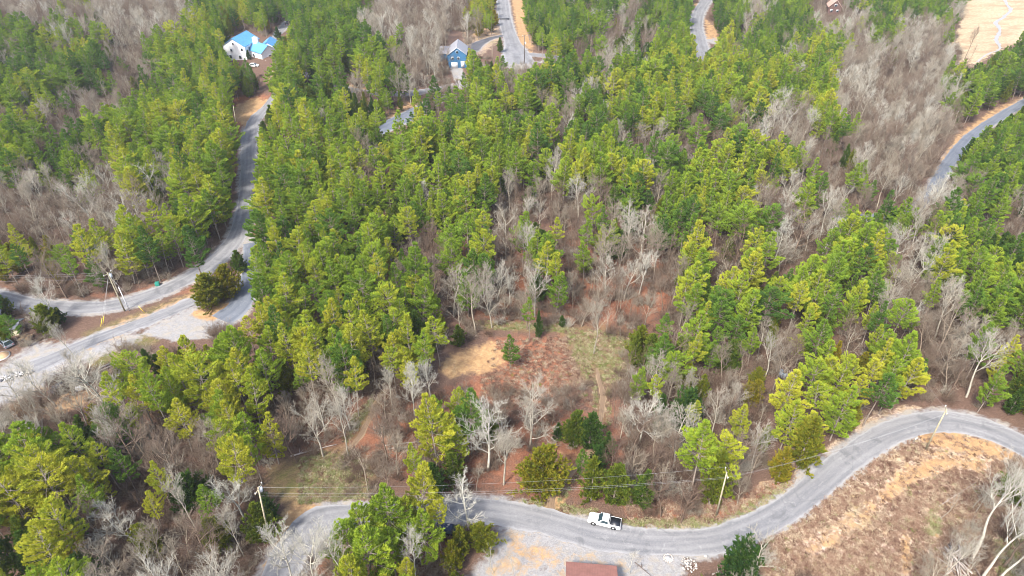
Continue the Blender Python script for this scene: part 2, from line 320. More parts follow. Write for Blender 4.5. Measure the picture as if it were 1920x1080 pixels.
# ---------------------------------------------------------------- roads
ROADPTS = []      # (x, y, half width) samples for keeping trees off
def spline(pts, step=1.0):
    pts = [np.array(p, float) for p in pts]; pts = [2*pts[0]-pts[1]]+pts+[2*pts[-1]-pts[-2]]; out = []
    for i in range(1, len(pts)-2):
        a, b, c, d = pts[i-1:i+3]; n = max(2, int(np.linalg.norm(c[:2]-b[:2])/step))
        for j in range(n):
            t = j/n; out.append(0.5*((2*b)+(-a+c)*t+(2*a-5*b+4*c-d)*t*t+(-a+3*b-3*c+d)*t**3))
    out.append(pts[-2]); return np.array(out)
def road(name, px, mat, off=0.05, rough=0.25, keep=1.0):
    pts = spline([[P(u, v).x, P(u, v).y, wd] for u, v, wd in px]); n = len(pts)
    tan = np.gradient(pts[:, :2], axis=0); tan /= np.linalg.norm(tan, axis=1)[:, None]+1e-9; nor = np.stack([-tan[:, 1], tan[:, 0]], 1)
    s = np.concatenate([[0], np.cumsum(np.linalg.norm(np.diff(pts[:, :2], axis=0), axis=1))])
    K = 13; vv = np.linspace(-1, 1, K); verts = []; uv = []
    def wob(ph): return rough*(np.sin(s*0.9+ph)*0.4+np.sin(s*2.3+ph*2)*0.3+np.sin(s*0.31+ph*3)*0.6+rng.normal(0, 0.35, n))
    wl, wr = wob(1.3), wob(4.1)
    for i in range(n):
        ROADPTS.append((pts[i, 0], pts[i, 1], pts[i, 2]/2*keep))
        for q in vv:
            hw = pts[i, 2]/2+(wl[i] if q > 0 else wr[i])*(abs(q) > 0.95)
            x, y = pts[i, :2]+nor[i]*q*hw; verts.append((x, y, float(hz(x, y))+off-0.02*q*q)); uv.append((s[i], q, 0))
    i = np.arange(n*K).reshape(n, K); q = np.stack([i[:-1, :-1], i[1:, :-1], i[1:, 1:], i[:-1, 1:]], -1).reshape(-1, 4)
    me = mesh_np(name, verts, q, np.full(len(q), 4), [mat], True)
    at = me.attributes.new('ruv', 'FLOAT_VECTOR', 'POINT'); at.data.foreach_set('vector', np.array(uv, np.float32).ravel())
    o = bpy.data.objects.new(name, me); COL.objects.link(o); o['kind'] = 'structure'; return o
road('road', [(505,1120,6.5),(545,1035,6.2),(590,980,6),(640,968,5.2),(720,968,5),(800,962,5),(880,955,5.2),(950,963,5.4),(1030,980,5.6),(1100,1000,5.6),(1180,1013,5.4),(1260,1017,5.2),(1340,1013,5.2),(1410,990,5.2),(1470,958,5.2),(1530,912,5.2),(1590,862,5.2),(1650,822,5.4),(1710,798,5.6),(1775,790,5.8),(1840,802,5.8),(1910,832,5.6),(1990,880,5.6)], M_ROAD, 0.06)
road('gravel_lane', [(-60,545,4.8),(0,557,4.8),(60,571,4.8),(150,578,4.8),(225,570,5),(300,547,5.2),(370,512,5.4),(420,475,5.8),(448,435,5.8),(461,385,5.4),(466,320,5.4),(468,262,5.6),(478,225,5.8),(500,200,4)], M_ROAD, 0.06)
road('driveway', [(60,690,6),(110,668,4.6),(160,645,4.2),(230,618,4),(300,592,4),(360,567,4),(400,556,3.6)], M_ROAD, 0.05, .45)
road('side_driveway', [(415,600,7),(447,575,6),(462,540,5),(472,495,4.5),(474,455,5)], M_ASPH, 0.045)
road('upper_road', [(935,-30,7.5),(942,0,7.5),(946,30,7.5),(953,58,7.5),(962,82,8.5),(968,100,13),(975,120,14)], M_ROAD, 0.06, 0.15)
road('upper_road_branch', [(968,100,6),(1005,103,5),(1040,107,4),(1068,115,4),(1120,130,4)], M_ROAD, 0.05, 0.15)
road('lane_through_woods', [(480,225,4),(530,160,3),(570,139,4),(590,146,4.5),(605,152,4.5),(650,166,4.5),(700,174,4.5),(740,176,5),(800,171,5),(850,162,5)], M_ROAD, 0.05, 0.15)
road('asphalt_lane', [(700,250,6),(735,232,7),(765,218,8),(790,205,7),(830,180,4)], M_ASPH, 0.05, 0.15)
road('far_road', [(1345,-30,7),(1325,0,7),(1310,25,7),(1306,50,7),(1312,75,7),(1318,98,7),(1322,120,6)], M_ROAD, 0.06, 0.15)
road('valley_road', [(1990,160,4.6),(1925,190,4.6),(1860,228,4.4),(1815,262,4.6),(1785,298,4.6),(1765,330,4.6),(1748,362,4.4),(1700,398,3.2),(1620,408,3.4),(1560,410,3)], M_ASPH, 0.06, 0.15)
road('house_driveway', [(500,98,3),(510,78,3.4),(522,62,4),(535,48,5.5),(548,36,6)], M_ROAD, 0.05, 0.15)
road('asphalt_driveway', [(948,66,4),(920,72,4),(898,82,6),(884,94,7)], M_DARKASPH, 0.045, 0.2)
road('dirt_trail', [(1118,690,.7),(1130,740,1.0),(1126,780,1.1),(1122,830,1.1),(1085,870,1.1),(1055,905,1.1),(1035,935,1.3),(1033,955,1.8)], M_TRACK, 0.03, 0.35, 1.6)
road('grassy_trail', [(718,730,.5),(712,745,.9),(690,790,1.0),(668,825,1.0),(640,852,.6)], M_TRACK, 0.03, 0.35, 1.8)
road('creek', [(1880,-20,1.4),(1886,5,1.6),(1895,18,1.8),(1882,32,1.8),(1868,42,2.2),(1875,58,1.4),(1868,72,2.0),(1874,92,1.1),(1850,102,.9),(1833,116,.8)], plain('creek_water', (0.27, 0.25, 0.225), 0.35), 0.05, 0.5)
# the ground sheet goes in after the roads so that worn gravel shoulders can follow them
build_ground()
M_SPEED = plain('speed_table_asphalt', (0.07, 0.07, 0.075), 0.9)
b = MB(); c0 = P(946, 36); 
b.box((c0.x, c0.y, float(hz(c0.x, c0.y))+0.10), (5.6, 4.6, 0.1)); o = b.build('speed_hump', M_SPEED); tag(o, 'dark patterned speed hump across the upper grey road', 'speed hump')
RP = np.array(ROADPTS)
# ---------------------------------------------------------------- houses
def pitched(root, cx, cy, w, l, h, rise, rot, wallm, roofm, over=0.45, wall='wall', roof='roof', z0=-1.2):
    """gabled block: ridge runs along local y after turning by rot"""
    R = Matrix.Rotation(rot, 3, 'Z'); T = lambda x, y, z: tuple(R @ Vector((x, y, 0))+Vector((cx, cy, z)))
    b = MB(); a = w/2; e = l/2
    for s in (-1, 1):
        p = [T(-a, s*e, z0), T(a, s*e, z0), T(a, s*e, h), T(0, s*e, h+rise), T(-a, s*e, h)]; b.poly(p if s < 0 else p[::-1])
        p = [T(s*a, -e, z0), T(s*a, e, z0), T(s*a, e, h), T(s*a, -e, h)]; b.poly(p if s > 0 else p[::-1])
    wo_ = b.build(wall, wallm, root)
    b = MB(); sl = rise/a; th = 0.16
    for s in (-1, 1):
        x0, x1 = 0, s*(a+over); z_0, z1 = h+rise+0.05, h-over*sl+0.05; y0, y1 = -e-over, e+over
        c = [T(x0, y0, z_0), T(x1, y0, z1), T(x1, y1, z1), T(x0, y1, z_0)]; t = [(p[0], p[1], p[2]+th) for p in c]
        b.poly(t if s > 0 else t[::-1]); b.poly(c[::-1] if s > 0 else c); 
        for i in range(4): b.poly([c[i], c[(i+1) % 4], t[(i+1) % 4], t[i]])
    ro = b.build(roof, roofm, root); 
    b = MB(); b.tube([T(0, -e-over, h+rise+0.2), T(0, e+over, h+rise+0.2)], 0.09, 6); b.build('ridge_cap', roofm, ro)
    return wo_, ro, T
def window(root, p, n, w, h, name='window', framem=None, panem=None):
    """p centre on wall, n outward normal angle"""
    b = MB(); b.box((p[0]+math.cos(n)*.03, p[1]+math.sin(n)*.03, p[2]), (0.1, w+.24, h+.24), 0, n); f = b.build(name, framem or M_WHITE, root)
    b = MB(); b.box((p[0]+math.cos(n)*.07, p[1]+math.sin(n)*.07, p[2]), (0.06, w, h), 0, n); b.build('pane', panem or M_GLASS, f); return f
def roofmat(name, c, rib=1.2):
    m, t = newmat(name); k = NT(t); f = k.noise(k.obj(), 1.2, 4, .6); w_ = k.n('ShaderNodeTexWave'); w_.inputs['Scale'].default_value = rib; w_.inputs['Distortion'].default_value = .4; k.l(k.obj(), w_.inputs[0])
    cc = k.ramp(f, [(0.3, tuple(x*.85 for x in c)), (0.7, tuple(min(1, x*1.15) for x in c))]); cc = k.mix(k.ramp(w_.outputs['Fac'], [(0.8, 0.0), (0.95, 0.25)]), cc, tuple(x*.6 for x in c)); k.out(cc, .55, None, 0, .4); return m
M_BLUEROOF = roofmat('blue_metal_roof', (0.08, 0.25, 0.46)); M_GREYROOF = roofmat('grey_shingles', (0.25, 0.25, 0.27)); M_REDROOF = roofmat('rust_red_roof', (0.25, 0.115, 0.09)); M_BROWNROOF = roofmat('pinkish_brown_roof', (0.42, 0.27, 0.21)); M_DARKROOF = roofmat('dark_grey_roof', (0.10, 0.11, 0.13)); M_PINKROOF = roofmat('pale_roof', (0.55, 0.45, 0.38))
M_SIDING = plain('white_siding', (0.78, 0.78, 0.79), .6, var=.05, scale=.8); M_BLUEWALL = roofmat('blue_siding', (0.04, 0.14, 0.27), 2.5); M_LOG = roofmat('brown_log_wall', (0.12, 0.07, 0.06), 2.5); M_CREAM = plain('cream_siding', (0.72, 0.66, 0.48), .7, var=.08); M_TRIM = M_WHITE
p = P(443, 113); r = thing('white_house', 'white two storey house with bright blue metal roofs and a lower side wing', 'house', p, 0)
rt = -0.20; w1, r1, T = pitched(r, 1.5, 6.5, 11.0, 13.0, 6.6, 3.2, rt, M_SIDING, M_BLUEROOF)
na_ = -math.pi/2+rt
for lx, lz, ww, wh in ((-2.6, 1.6, 1.1, 1.4), (2.2, 1.6, 1.1, 1.4), (3.9, 5.3, .9, 1.2), (0, 7.6, .7, .8), (-1.6, 4.6, .8, 1.1)): window(r, T(lx, -6.55, lz), na_, ww, wh)
for ly in (-3, 2): window(r, T(5.55, ly, 4.8), rt, 1.1, 1.3)
w2, r2, T2 = pitched(r, 12.2, 3.0, 8.0, 9.5, 4.2, 2.6, math.radians(52), M_SIDING, M_BLUEROOF, wall='side_wing_wall', roof='side_wing_roof')
window(r, T2(-4.05, 1.5, 2.2), math.radians(52)+math.pi, 1.2, 1.2); window(r, T2(0, -4.8, 1.8), math.radians(52)-math.pi/2, 1.4, 1.2)
w3, r3, T3 = pitched(r, 13.2, 11.0, 7.0, 9.0, 3.9, 2.4, math.radians(5), M_SIDING, M_BLUEROOF, wall='garage_wall', roof='garage_roof')
b = MB(); b.box((9.1, 5.2, 4.4), (2.2, 1.7, 9.4), 0, rt); b.build('chimney', M_SIDING, r)
b = MB(); b.box((13.5, -3.4, .4), (6.0, 2.4, .25), 0, math.radians(-38)); 
for q in (-2.6, 0, 2.6): b.box((13.5+q*.79, -3.4-q*.61, 1.0), (.12, .12, 1.2))
b.build('porch', M_SIDING, r)
p = P(857, 127); r = thing('blue_house', 'tall blue gabled house with grey roof and two white garage doors', 'house', p, 0); r.scale = (.8, .8, .8)
w1, r1, T = pitched(r, .2, 8.0, 10.2, 16.0, 7.4, 3.7, 0.02, M_BLUEWALL, M_GREYROOF)
for lx, lz, ww, wh in ((-1.7, 1.5, 3.6, 3.0), (2.9, 2.0, 2.0, 3.4)):
    b = MB(); b.box(T(lx, -8.06, lz), (ww, .12, wh)); d_ = b.build('garage_door', M_WHITE, r); 
    for q in (-.25, .25): 
        b = MB(); b.box(T(lx, -8.14, lz+q*wh), (ww*.96, .03, .05)); b.build('panel_seam', M_GALV, d_)
for lx, lz in ((-2.6, 5.4), (0.6, 5.4), (0, 8.8)): window(r, T(lx, -8.03, lz), -math.pi/2, 1.2, 1.2)
b = MB()
for s in (-1, 1): b.tube([T(0, -8.35, 11.25), T(s*5.5, -8.35, 7.2)], .13, 4)
b.build('gable_trim', M_WHITE, r)
pitched(r, -6.0, 12.5, 8.0, 8.5, 5.4, 2.8, math.pi/2, M_BLUEWALL, M_GREYROOF, wall='side_wing_wall', roof='side_wing_roof')
b = MB(); b.box((7.2, 4.5, 3.0), (3.6, 7.0, .2)); 
for q in (1.4, 4.5, 7.6): b.box((8.8, q, 1.5), (.18, .18, 3.0)); b.box((8.8, q, 3.7), (.1, .1, 1.2))
b.box((8.8, 4.5, 4.25), (.1, 7, .1)); b.build('deck', M_SIDING, r)
p = P(1562, 31); r = thing('log_cabin', 'brown log cabin with pinkish gable roof at the top edge among trees', 'cabin', p, -0.25)
w1, r1, T = pitched(r, 0, 5, 7.2, 9, 5.4, 3.6, 0, M_LOG, M_BROWNROOF); window(r, T(0, -4.55, 6.4), -math.pi/2, 1.2, 1.2); window(r, T(-1.7, -4.55, 3.2), -math.pi/2, 1.2, 1.2); window(r, T(1.7, -4.55, 3.2), -math.pi/2, 1.2, 1.2)
b = MB(); b.box((0, -.1, .5), (6, 1.6, .2)); b.build('porch', M_LOG, r)
p = P(1517, 112); r = thing('pale_roofed_house', 'low house with pale roof, only roof corners showing above the pine tops', 'house', p, .5)
pitched(r, 0, 4, 7.5, 11, 4.6, 2.2, 1.2, M_CREAM, M_PINKROOF)
p = P(-14, 632); r = thing('cream_house', 'cream gabled house cut off by the left edge beside the gravel yard', 'house', p, .35)
w1, r1, T = pitched(r, -1.5, 3, 6.2, 9, 3.2, 1.8, 0.1, M_CREAM, M_GREYROOF); window(r, T(1.2, -4.55, 1.9), -math.pi/2, .9, 1.1)
pitched(r, 4.2, .6, 3.2, 4.2, 2.2, .5, 1.35, M_CREAM, M_DARKROOF, wall='carport_wall', roof='carport_roof')
pa, pb_ = P(1057, 1053, 3.0), P(1152, 1061, 3.0); c = (pa+pb_)/2; L = (pb_-pa).length; rz_ = math.atan2(pb_.y-pa.y, pb_.x-pa.x)
r = thing('red_roofed_shed', 'building under a plain rust-red roof cut off by the bottom edge of the yard', 'shed', (c.x, c.y-4.2, float(hz(c.x, c.y-4.2))), rz_)
w1, r1, T = pitched(r, 0, 0, 7.6, L-.9, 2.95, 1.5, math.pi/2, M_LOG, M_REDROOF); window(r, T(3.85, 0, 1.6), 0+math.pi/2, 1, 1)
# ---------------------------------------------------------------- vehicles (x forward, metres)
def section(b, prof, halfw, mi=0):
    """prof: closed side outline [(x, z)], halfw(x, z) half width"""
    n = len(prof); Lp = [(x, halfw(x, z), z) for x, z in prof]; Rp = [(x, -halfw(x, z), z) for x, z in prof]
    b.poly(Lp[::-1], mi); b.poly(Rp, mi)
    for i in range(n): j = (i+1) % n; b.poly([Lp[i], Lp[j], Rp[j], Rp[i]], mi)
def wheels(root, xs_, hw, r=.38):
    for x in xs_:
        for s in (-1, 1):
            b = MB(); b.disc((x, s*hw, r), (0, 1, 0), r, .26, 18); wl = b.build('wheel', M_RUBBER, root)
            b = MB(); b.disc((x, s*(hw+.09), r), (0, 1, 0), r*.62, .12, 12); b.build('rim', M_METAL, wl)
def arches(root, xs_, hw):
    for x in xs_:
        for s in (-1, 1): b = MB(); b.disc((x, s*(hw-.005), .42), (0, 1, 0), .47, .03, 20); b.build('wheel_arch', M_RUBBER, root)
def pickup(root, paint, L=5.7, W=1.98, cab=1.55, cover=None):
    f, re = L/2, -L/2; hw = lambda x, z: W/2*(1-.10*max(0, (x-f+.9))/.9)*(1-.03*(z > .95))
    b = MB(); section(b, [(re, .45), (re, 1.12), (f-2.0, 1.12), (f-.35, 1.02), (f-.06, .86), (f, .45), (f-.15, .36), (re+.1, .36)], hw); b.build('body', paint, root, bevel=.05)
    c1 = f-1.75; c0 = c1-cab-.45
    b = MB(); section(b, [(c0, 1.10), (c0+.14, 1.80), (c1-.72, 1.80), (c1, 1.10)], lambda x, z: W/2*(.97 if z < 1.5 else .80)); b.build('cab', paint, root, bevel=.05)
    def lerp(a, b_, t): return tuple(a[i]+(b_[i]-a[i])*t for i in range(3))
    for nm, e0, e1, xo in (('windshield', (c1+.01, 1.13), (c1-.70, 1.79), 1), ('rear_window', (c0-.01, 1.22), (c0+.13, 1.76), -1)):
        b = MB(); w0, w1_ = W/2*.90, W/2*.76; b.poly([(e0[0]+xo*.012, -w0, e0[1]), (e0[0]+xo*.012, w0, e0[1]), (e1[0]+xo*.012, w1_, e1[1]), (e1[0]+xo*.012, -w1_, e1[1])][::xo]); b.build(nm, M_GLASS, root)
    for s in (-1, 1):
        b = MB(); q = [(c0+.20, 1.17), (c0+.30, 1.70), (c1-.80, 1.70), (c1-.22, 1.17)]; b.poly([(x, s*(W/2*(.97-.17*(z-1.10)/.70)+.012), z) for x, z in q][::-s]); b.build('side_window', M_GLASS, root)
        b = MB(); b.box((c1-.35, s*(W/2+.10), 1.20), (.12, .24, .18)); b.build('mirror', paint, root)
        b = MB(); b.box((f-.12, s*W*.37, .78), (.2, .36, .18)); b.build('headlight', M_METAL, root)
        b = MB(); b.box((re-.005, s*W*.44, .85), (.06, .16, .32)); b.build('tail_light', M_RED, root)
        b = MB(); b.box((c0+.55, s*(W/2*.985), .98), (.18, .03, .04)); b.build('door_handle', M_METAL, root)
    b = MB(); b.box(((re+c0)/2-.02, 0, 1.135), (c0-re-.12, W*.86, .04)); b.build('bed_cover', cover or M_BLACK, root)
    arches(root, (f-1.0, re+1.15), W/2)
    b = MB(); b.box((f+.02, 0, .5), (.16, W*.92, .2)); b.build('bumper', M_METAL, root); b = MB(); b.box((re-.06, 0, .5), (.14, W*.92, .18)); b.build('bumper', M_METAL, root)
    wheels(root, (f-1.0, re+1.15), W/2-.12)
def car(root, paint, L=4.7, W=1.85, H=1.5, suv=False):
    f, re = L/2, -L/2; k = .0 if suv else .55
    b = MB(); section(b, [(re, .4), (re+.02, .92), (re+.3+k*.3, .98), (f-1.2, .95), (f-.2, .78), (f, .42), (f-.2, .28), (re+.2, .28)], lambda x, z: W/2*(1-.10*max(0, (x-f+.8))/.8)); b.build('body', paint, root, bevel=.05)
    c1, c0 = f-1.05, re+.1+k; b = MB(); section(b, [(c0, .94), (c0+.35+k*.5, H), (c1-.85, H), (c1, .93)], lambda x, z: W/2*(.96 if z < 1.2 else .76)); b.build('cab', paint, root, bevel=.04)
    for e0, e1, xo, nm in (((c1, .96), (c1-.84, H-.01), 1, 'windshield'), ((c0, .97), (c0+.34+k*.5, H-.01), -1, 'rear_window')):
        b = MB(); b.poly([(e0[0]+xo*.012, -W*.44, e0[1]), (e0[0]+xo*.012, W*.44, e0[1]), (e1[0]+xo*.012, W*.35, e1[1]), (e1[0]+xo*.012, -W*.35, e1[1])][::xo]); b.build(nm, M_GLASS, root)
    for s in (-1, 1):
        b = MB(); q = [(c0+.35, 1.0), (c0+.5+k*.5, H-.08), (c1-.92, H-.08), (c1-.25, 1.0)]; b.poly([(x, s*(W/2*(.96-.20*(z-.94)/(H-.94))+.012), z) for x, z in q][::-s]); b.build('side_window', M_GLASS, root)
        b = MB(); b.box((f-.1, s*W*.36, .68), (.16, .34, .14)); b.build('headlight', M_METAL, root); b = MB(); b.box((re, s*W*.38, .78), (.06, .3, .16)); b.build('tail_light', M_RED, root)
        b = MB(); b.box((c1-.35, s*(W/2+.08), 1.0), (.1, .2, .14)); b.build('mirror', paint, root)
    arches(root, (f-.85, re+.85), W/2); wheels(root, (f-.85, re+.85), W/2-.11, .33)
M_RED = plain('red_lens', (.35, .02, .02), .3); M_DKBLUE = plain('dark_blue_paint', (.02, .03, .06), .25, .3); M_SILVER = plain('silver_blue_paint', (.38, .43, .48), .3, .3); M_DKGREY = plain('dark_grey_paint', (.07, .08, .10), .3, .2)
def onroad(u, v, up=.06): q = P(u, v); q.z += up; return q
def heading(u0, v0, u1, v1): a, b_ = P(u0, v0), P(u1, v1); return math.atan2(b_.y-a.y, b_.x-a.x)
r = thing('pickup_truck', 'white regular cab pickup with black bed cover parked on the road verge', 'pickup truck', onroad(1133, 981), heading(1160, 987, 1108, 975)); pickup(r, M_WHITE)
r = thing('parked_car', 'dark blue car half hidden by the pine clump beside the lower road', 'car', onroad(843, 999), heading(808, 992, 878, 1001)); car(r, M_DKBLUE, 4.8, 1.9, 1.6, True)
r = thing('parked_pickup', 'dark blue pickup at the end of the narrow driveway behind the white house', 'pickup truck', onroad(541, 46), heading(535, 50, 550, 38)); pickup(r, M_DKBLUE)
r = thing('parked_car', 'small white car parked below the white house with blue roofs', 'car', onroad(476, 125), heading(465, 125, 490, 123)); car(r, M_WHITE)
r = thing('parked_car', 'silver blue vehicle at the left edge beside the cream house', 'car', onroad(12, 645), heading(25, 655, 0, 632)); car(r, M_SILVER, 5.0, 1.95, 1.8, True)
r = thing('parked_car', 'dark grey car under the leafless tree at the left of the yard', 'car', onroad(116, 730), heading(100, 742, 135, 718)); car(r, M_DKGREY, 4.9, 1.9, 1.5)
# ---------------------------------------------------------------- utility poles and lines
POLE = {}
def pole(key, label, ub, vb, vtop, mat=M_WOODPOLE, arm=True, can=None, utop=None, r0=.17, armdir=0.0, guys=(), name='utility_pole'):
    p = P(ub, vb); h = height_to(p, vtop); t = thing(name, label, 'utility pole' if name == 'utility_pole' else 'pole', p, armdir)
    tx = 0
    if utop is not None:
        u_, v_, d_ = project(p.x, p.y, p.z+h); tx = max(-1.2, min(1.2, (utop-u_)*d_/FPX))
    M = Matrix.Rotation(-armdir, 3, 'Z'); top = M @ Vector((tx, 0, h))
    b = MB(); b.tube([(0, 0, -.5), tuple(top*.5), tuple(top)], [r0, r0*.85, r0*.65], 10); b.build('shaft', mat, t, True)
    pts = [top+Vector((0, 0, .1))]
    if arm:
        b = MB(); b.box((top.x, top.y, h-.35), (2.4, .12, .14)); a = b.build('crossarm', mat, t); pts = []
        for q in (-1.05, 0, 1.05):
            b = MB(); b.tube([(top.x+q, top.y, h-.28), (top.x+q, top.y, h-.02)], [.06, .09], 8); b.build('insulator', M_GALV, a); pts.append(Vector((top.x+q, top.y, h)))
    if can:
        b = MB(); q = top*(1-can/h); b.tube([(q.x+.42, q.y-.1, h-can-.45), (q.x+.42, q.y-.1, h-can+.45)], .30, 12); b.build('transformer', M_GALV, t)
    for gu, gv, yel in guys:
        g = P(gu, gv)-p; g = M @ g; b = MB(); s0 = top*.93; b.tube([tuple(s0), tuple(g)], .02, 4); gw = b.build('guy_wire', M_WIRE, t)
        if yel: b = MB(); b.tube([tuple(g), tuple(g+(s0-g)*.17)], .06, 6); b.build('guy_guard', M_YEL, gw)
    R_ = Matrix.Rotation(armdir, 3, 'Z'); POLE[key] = [p+(R_ @ q) for q in pts]+[p+(R_ @ (top*.86))]; return t
pole('A', 'weathered pole with a white lamp at the left end of the lower road line', 507, 1019, 914, can=.9, utop=494, armdir=1.4)
pole('B', 'leaning tan pole held by guy wires beside the gravel lane bend', 234, 583, 511, can=1.1, utop=201, armdir=1.2, guys=((189, 612, True), (193, 608, True), (271, 586, True)), r0=.2)
pole('B2', 'bare whitish stub pole leaning beside the tan pole with guy wires', 243, 583, 538, mat=M_GALV, arm=False, utop=222, r0=.13)
pole('C', 'grey wooden utility pole behind the verge of the lower road', 1343, 966, 885, utop=1363, armdir=1.5)
pole('D', 'greenish utility pole standing inside the lower right road bend', 1736, 842, 767, utop=1775, armdir=1.2)
pole('E', 'pale thin utility pole on the strip beside the valley road', 1785, 246, 210, utop=1796, armdir=.8, r0=.15)
pole('F', 'slim pale pole leaning left of the gravel lane by the turnaround', 447, 262, 198, utop=438, arm=False, r0=.14)
pole('G', 'taller of the two white poles below the white house', 514, 178, 133, utop=506, can=1.4, r0=.16)
pole('G2', 'shorter of the two white poles below the white house', 516.5, 183, 154, utop=512, arm=False, r0=.14, mat=M_GALV)
pole('H', 'dark utility pole with transformer at the upper road junction', 983, 119, 66, mat=M_DARKPOLE, can=3.5, armdir=.2, r0=.2)
pole('I', 'short pale pole by the dark asphalt driveway of the blue house', 923, 116, 85, arm=False, r0=.14)
pole('J', 'slim pale pole rising from the gap behind the pine ridge', 1167, 276, 244, r0=.14, armdir=1.5)
pole('K', 'utility pole top with transformer above the pines by the asphalt lane', 679, 250, 215, can=1.0, armdir=.9)
def wire(label, a, b_, sag=1.0, r=.009, grp='overhead lines'):
    pts = []
    for i in range(17):
        t = i/16; q = a+(b_-a)*t; q = q-Vector((0, 0, sag*4*t*(1-t))); pts.append(q)
    o0 = pts[0].copy(); b = MB(); b.tube([tuple(q-o0) for q in pts], r, 4); o = b.build('power_line', M_WIRE, None, loc=o0); tag(o, label, 'power line', grp); return o
for i, nm in enumerate(('upper', 'middle', 'lower')):
    wire('%s overhead wire along the lower road between the lamp pole and the verge pole' % nm, POLE['A'][(0, 1, 3)[i]], POLE['C'][(0, 2, 3)[i]], 1.6)
for i, nm in ((0, 'upper'), (3, 'lower')):
    wire('%s overhead wire from the verge pole to the pole in the road bend' % nm, POLE['C'][i], POLE['D'][i], 1.3)
    q = P(2060, 905); q.z += 11.5-(.9 if i else 0); wire('%s overhead wire running off right from the pole in the road bend' % nm, POLE['D'][i], q, 1.0)
q = P(1560, 700); q.z += 8; wire('service wire running from the road bend pole back into the pines', POLE['D'][1], P(1690, 742)+Vector((0, 0, 9)), .6)
for i, nm in ((0, 'topmost'), (1, 'middle'), (3, 'lowest')):
    p0 = POLE['B'][i]; d = project(*p0)[2]; wire('%s overhead wire leaving left from the tan guyed pole' % nm, p0, p0+Vector((-62, 0, .3)), 1.1)
wire('overhead wire from the pole by the asphalt lane towards the lane through the woods', POLE['K'][1], P(800, 182)+Vector((0, 0, 5)), .8)
wire('long wire over the gap behind the pine ridge', POLE['K'][2], POLE['J'][1], 2.2)
# ---------------------------------------------------------------- small things
M_STONE = plain('pale_stone', (.42, .38, .34), .9, var=.35, scale=2); M_WSTONE = plain('white_rock', (.36, .35, .34), .9, var=.2); M_LOGW = plain('weathered_log', (.36, .31, .27), .9, var=.3, scale=2); M_DLOG = plain('dark_log', (.13, .10, .085), .9, var=.3, scale=2)
def rock(b, c, r, rg_, mi=0):
    th = rg_.uniform(0, 3.14); d = [r*rg_.uniform(.7, 1.2), r*rg_.uniform(.6, 1.0), r*rg_.uniform(.5, .8)]
    n = len(b.v); ca, sa = math.cos(th), math.sin(th)
    for z, rr in ((-.9, .6), (-.2, 1.0), (.5, .85), (.95, .35)):
        for k in range(6):
            a = k*math.pi/3+rg_.uniform(-.2, .2); x, y = d[0]*rr*math.cos(a), d[1]*rr*math.sin(a); b.v.append((c[0]+x*ca-y*sa, c[1]+x*sa+y*ca, c[2]+z*d[2]*rg_.uniform(.8, 1.1)))
    for i in range(3):
        for k in range(6): j = (k+1) % 6; b.f.append([n+i*6+k, n+i*6+j, n+i*6+6+j, n+i*6+6+k]); b.mi.append(mi)
    b.f.append([n+18+k for k in range(6)]); b.mi.append(mi)
rg = np.random.default_rng(77)
p = P(1253, 1047); r = thing('fire_ring', 'round fire ring of pale stones on the gravel beside the road', 'fire ring', p)
for k in range(13): b = MB(); a = k/13*6.28; rock(b, (math.cos(a)*.72, math.sin(a)*.72, .12), .2, rg); b.build('stone', M_STONE, r)
b = MB(); b.disc((0, 0, .09), (0, 0, 1), .58, .14, 14); b.build('ash_bed', M_WSTONE, r)
p = P(1291, 1060); r = thing('rock_pile', 'heap of split grey rocks or firewood right of the fire ring', 'rock pile', p)
for k in range(70):
    rr = 1.35*math.sqrt(rg.uniform()); a = rg.uniform(0, 6.28); b = MB(); rock(b, (rr*math.cos(a), rr*math.sin(a), .12+.75*(1-rr/1.35)*rg.uniform(.5, 1)), rg.uniform(.13, .24), rg); b.build('rock', M_STONE if k % 3 else M_DLOG, r)
b = MB(); rock(b, (0, 0, .2), .38, rg); o = b.build('boulder', M_WSTONE, None, loc=P(1323, 1044)); tag(o, 'single pale blue-grey boulder right of the rock pile', 'boulder')
p = P(30, 706); r = thing('rock_heap', 'line of white rocks along the gravel yard at the left edge', 'rock heap', p, .5)
for k in range(60): b = MB(); rock(b, (rg.uniform(-3.2, 3.2), rg.normal(0, .5), .15+rg.uniform(0, .3)), rg.uniform(.2, .45), rg); b.build('rock', M_WSTONE, r)
p = P(46, 634); r = thing('debris_heap', 'tan heap of dirt and stumps beside the cream house', 'heap', p, -.2)
M_TANH = plain('tan_earth', (.42, .28, .16), .95, var=.3)
for k in range(16): b = MB(); rock(b, (rg.uniform(-2.1, 2.1), rg.normal(0, .5), .3), rg.uniform(.4, .75), rg); b.build('clod', M_TANH, r)
p = P(4, 668); r = thing('sand_pit', 'low round tan pit with pale rim at the left edge', 'sand pit', p)
b = MB(); b.disc((0, 0, .06), (0, 0, 1), 1.7, .3, 28); b.build('rim', M_STONE, r); b = MB(); b.disc((0, 0, .14), (0, 0, 1), 1.45, .2, 28); b.build('sand', M_TANH, r)
b = MB(); b.box((0, 0, .45), (1.3, .8, .9), 0, .4, .94); o = b.build('storage_box', M_WHITE, None, loc=P(149, 731), bevel=.05); tag(o, 'small white box beside the dark grey car', 'box')
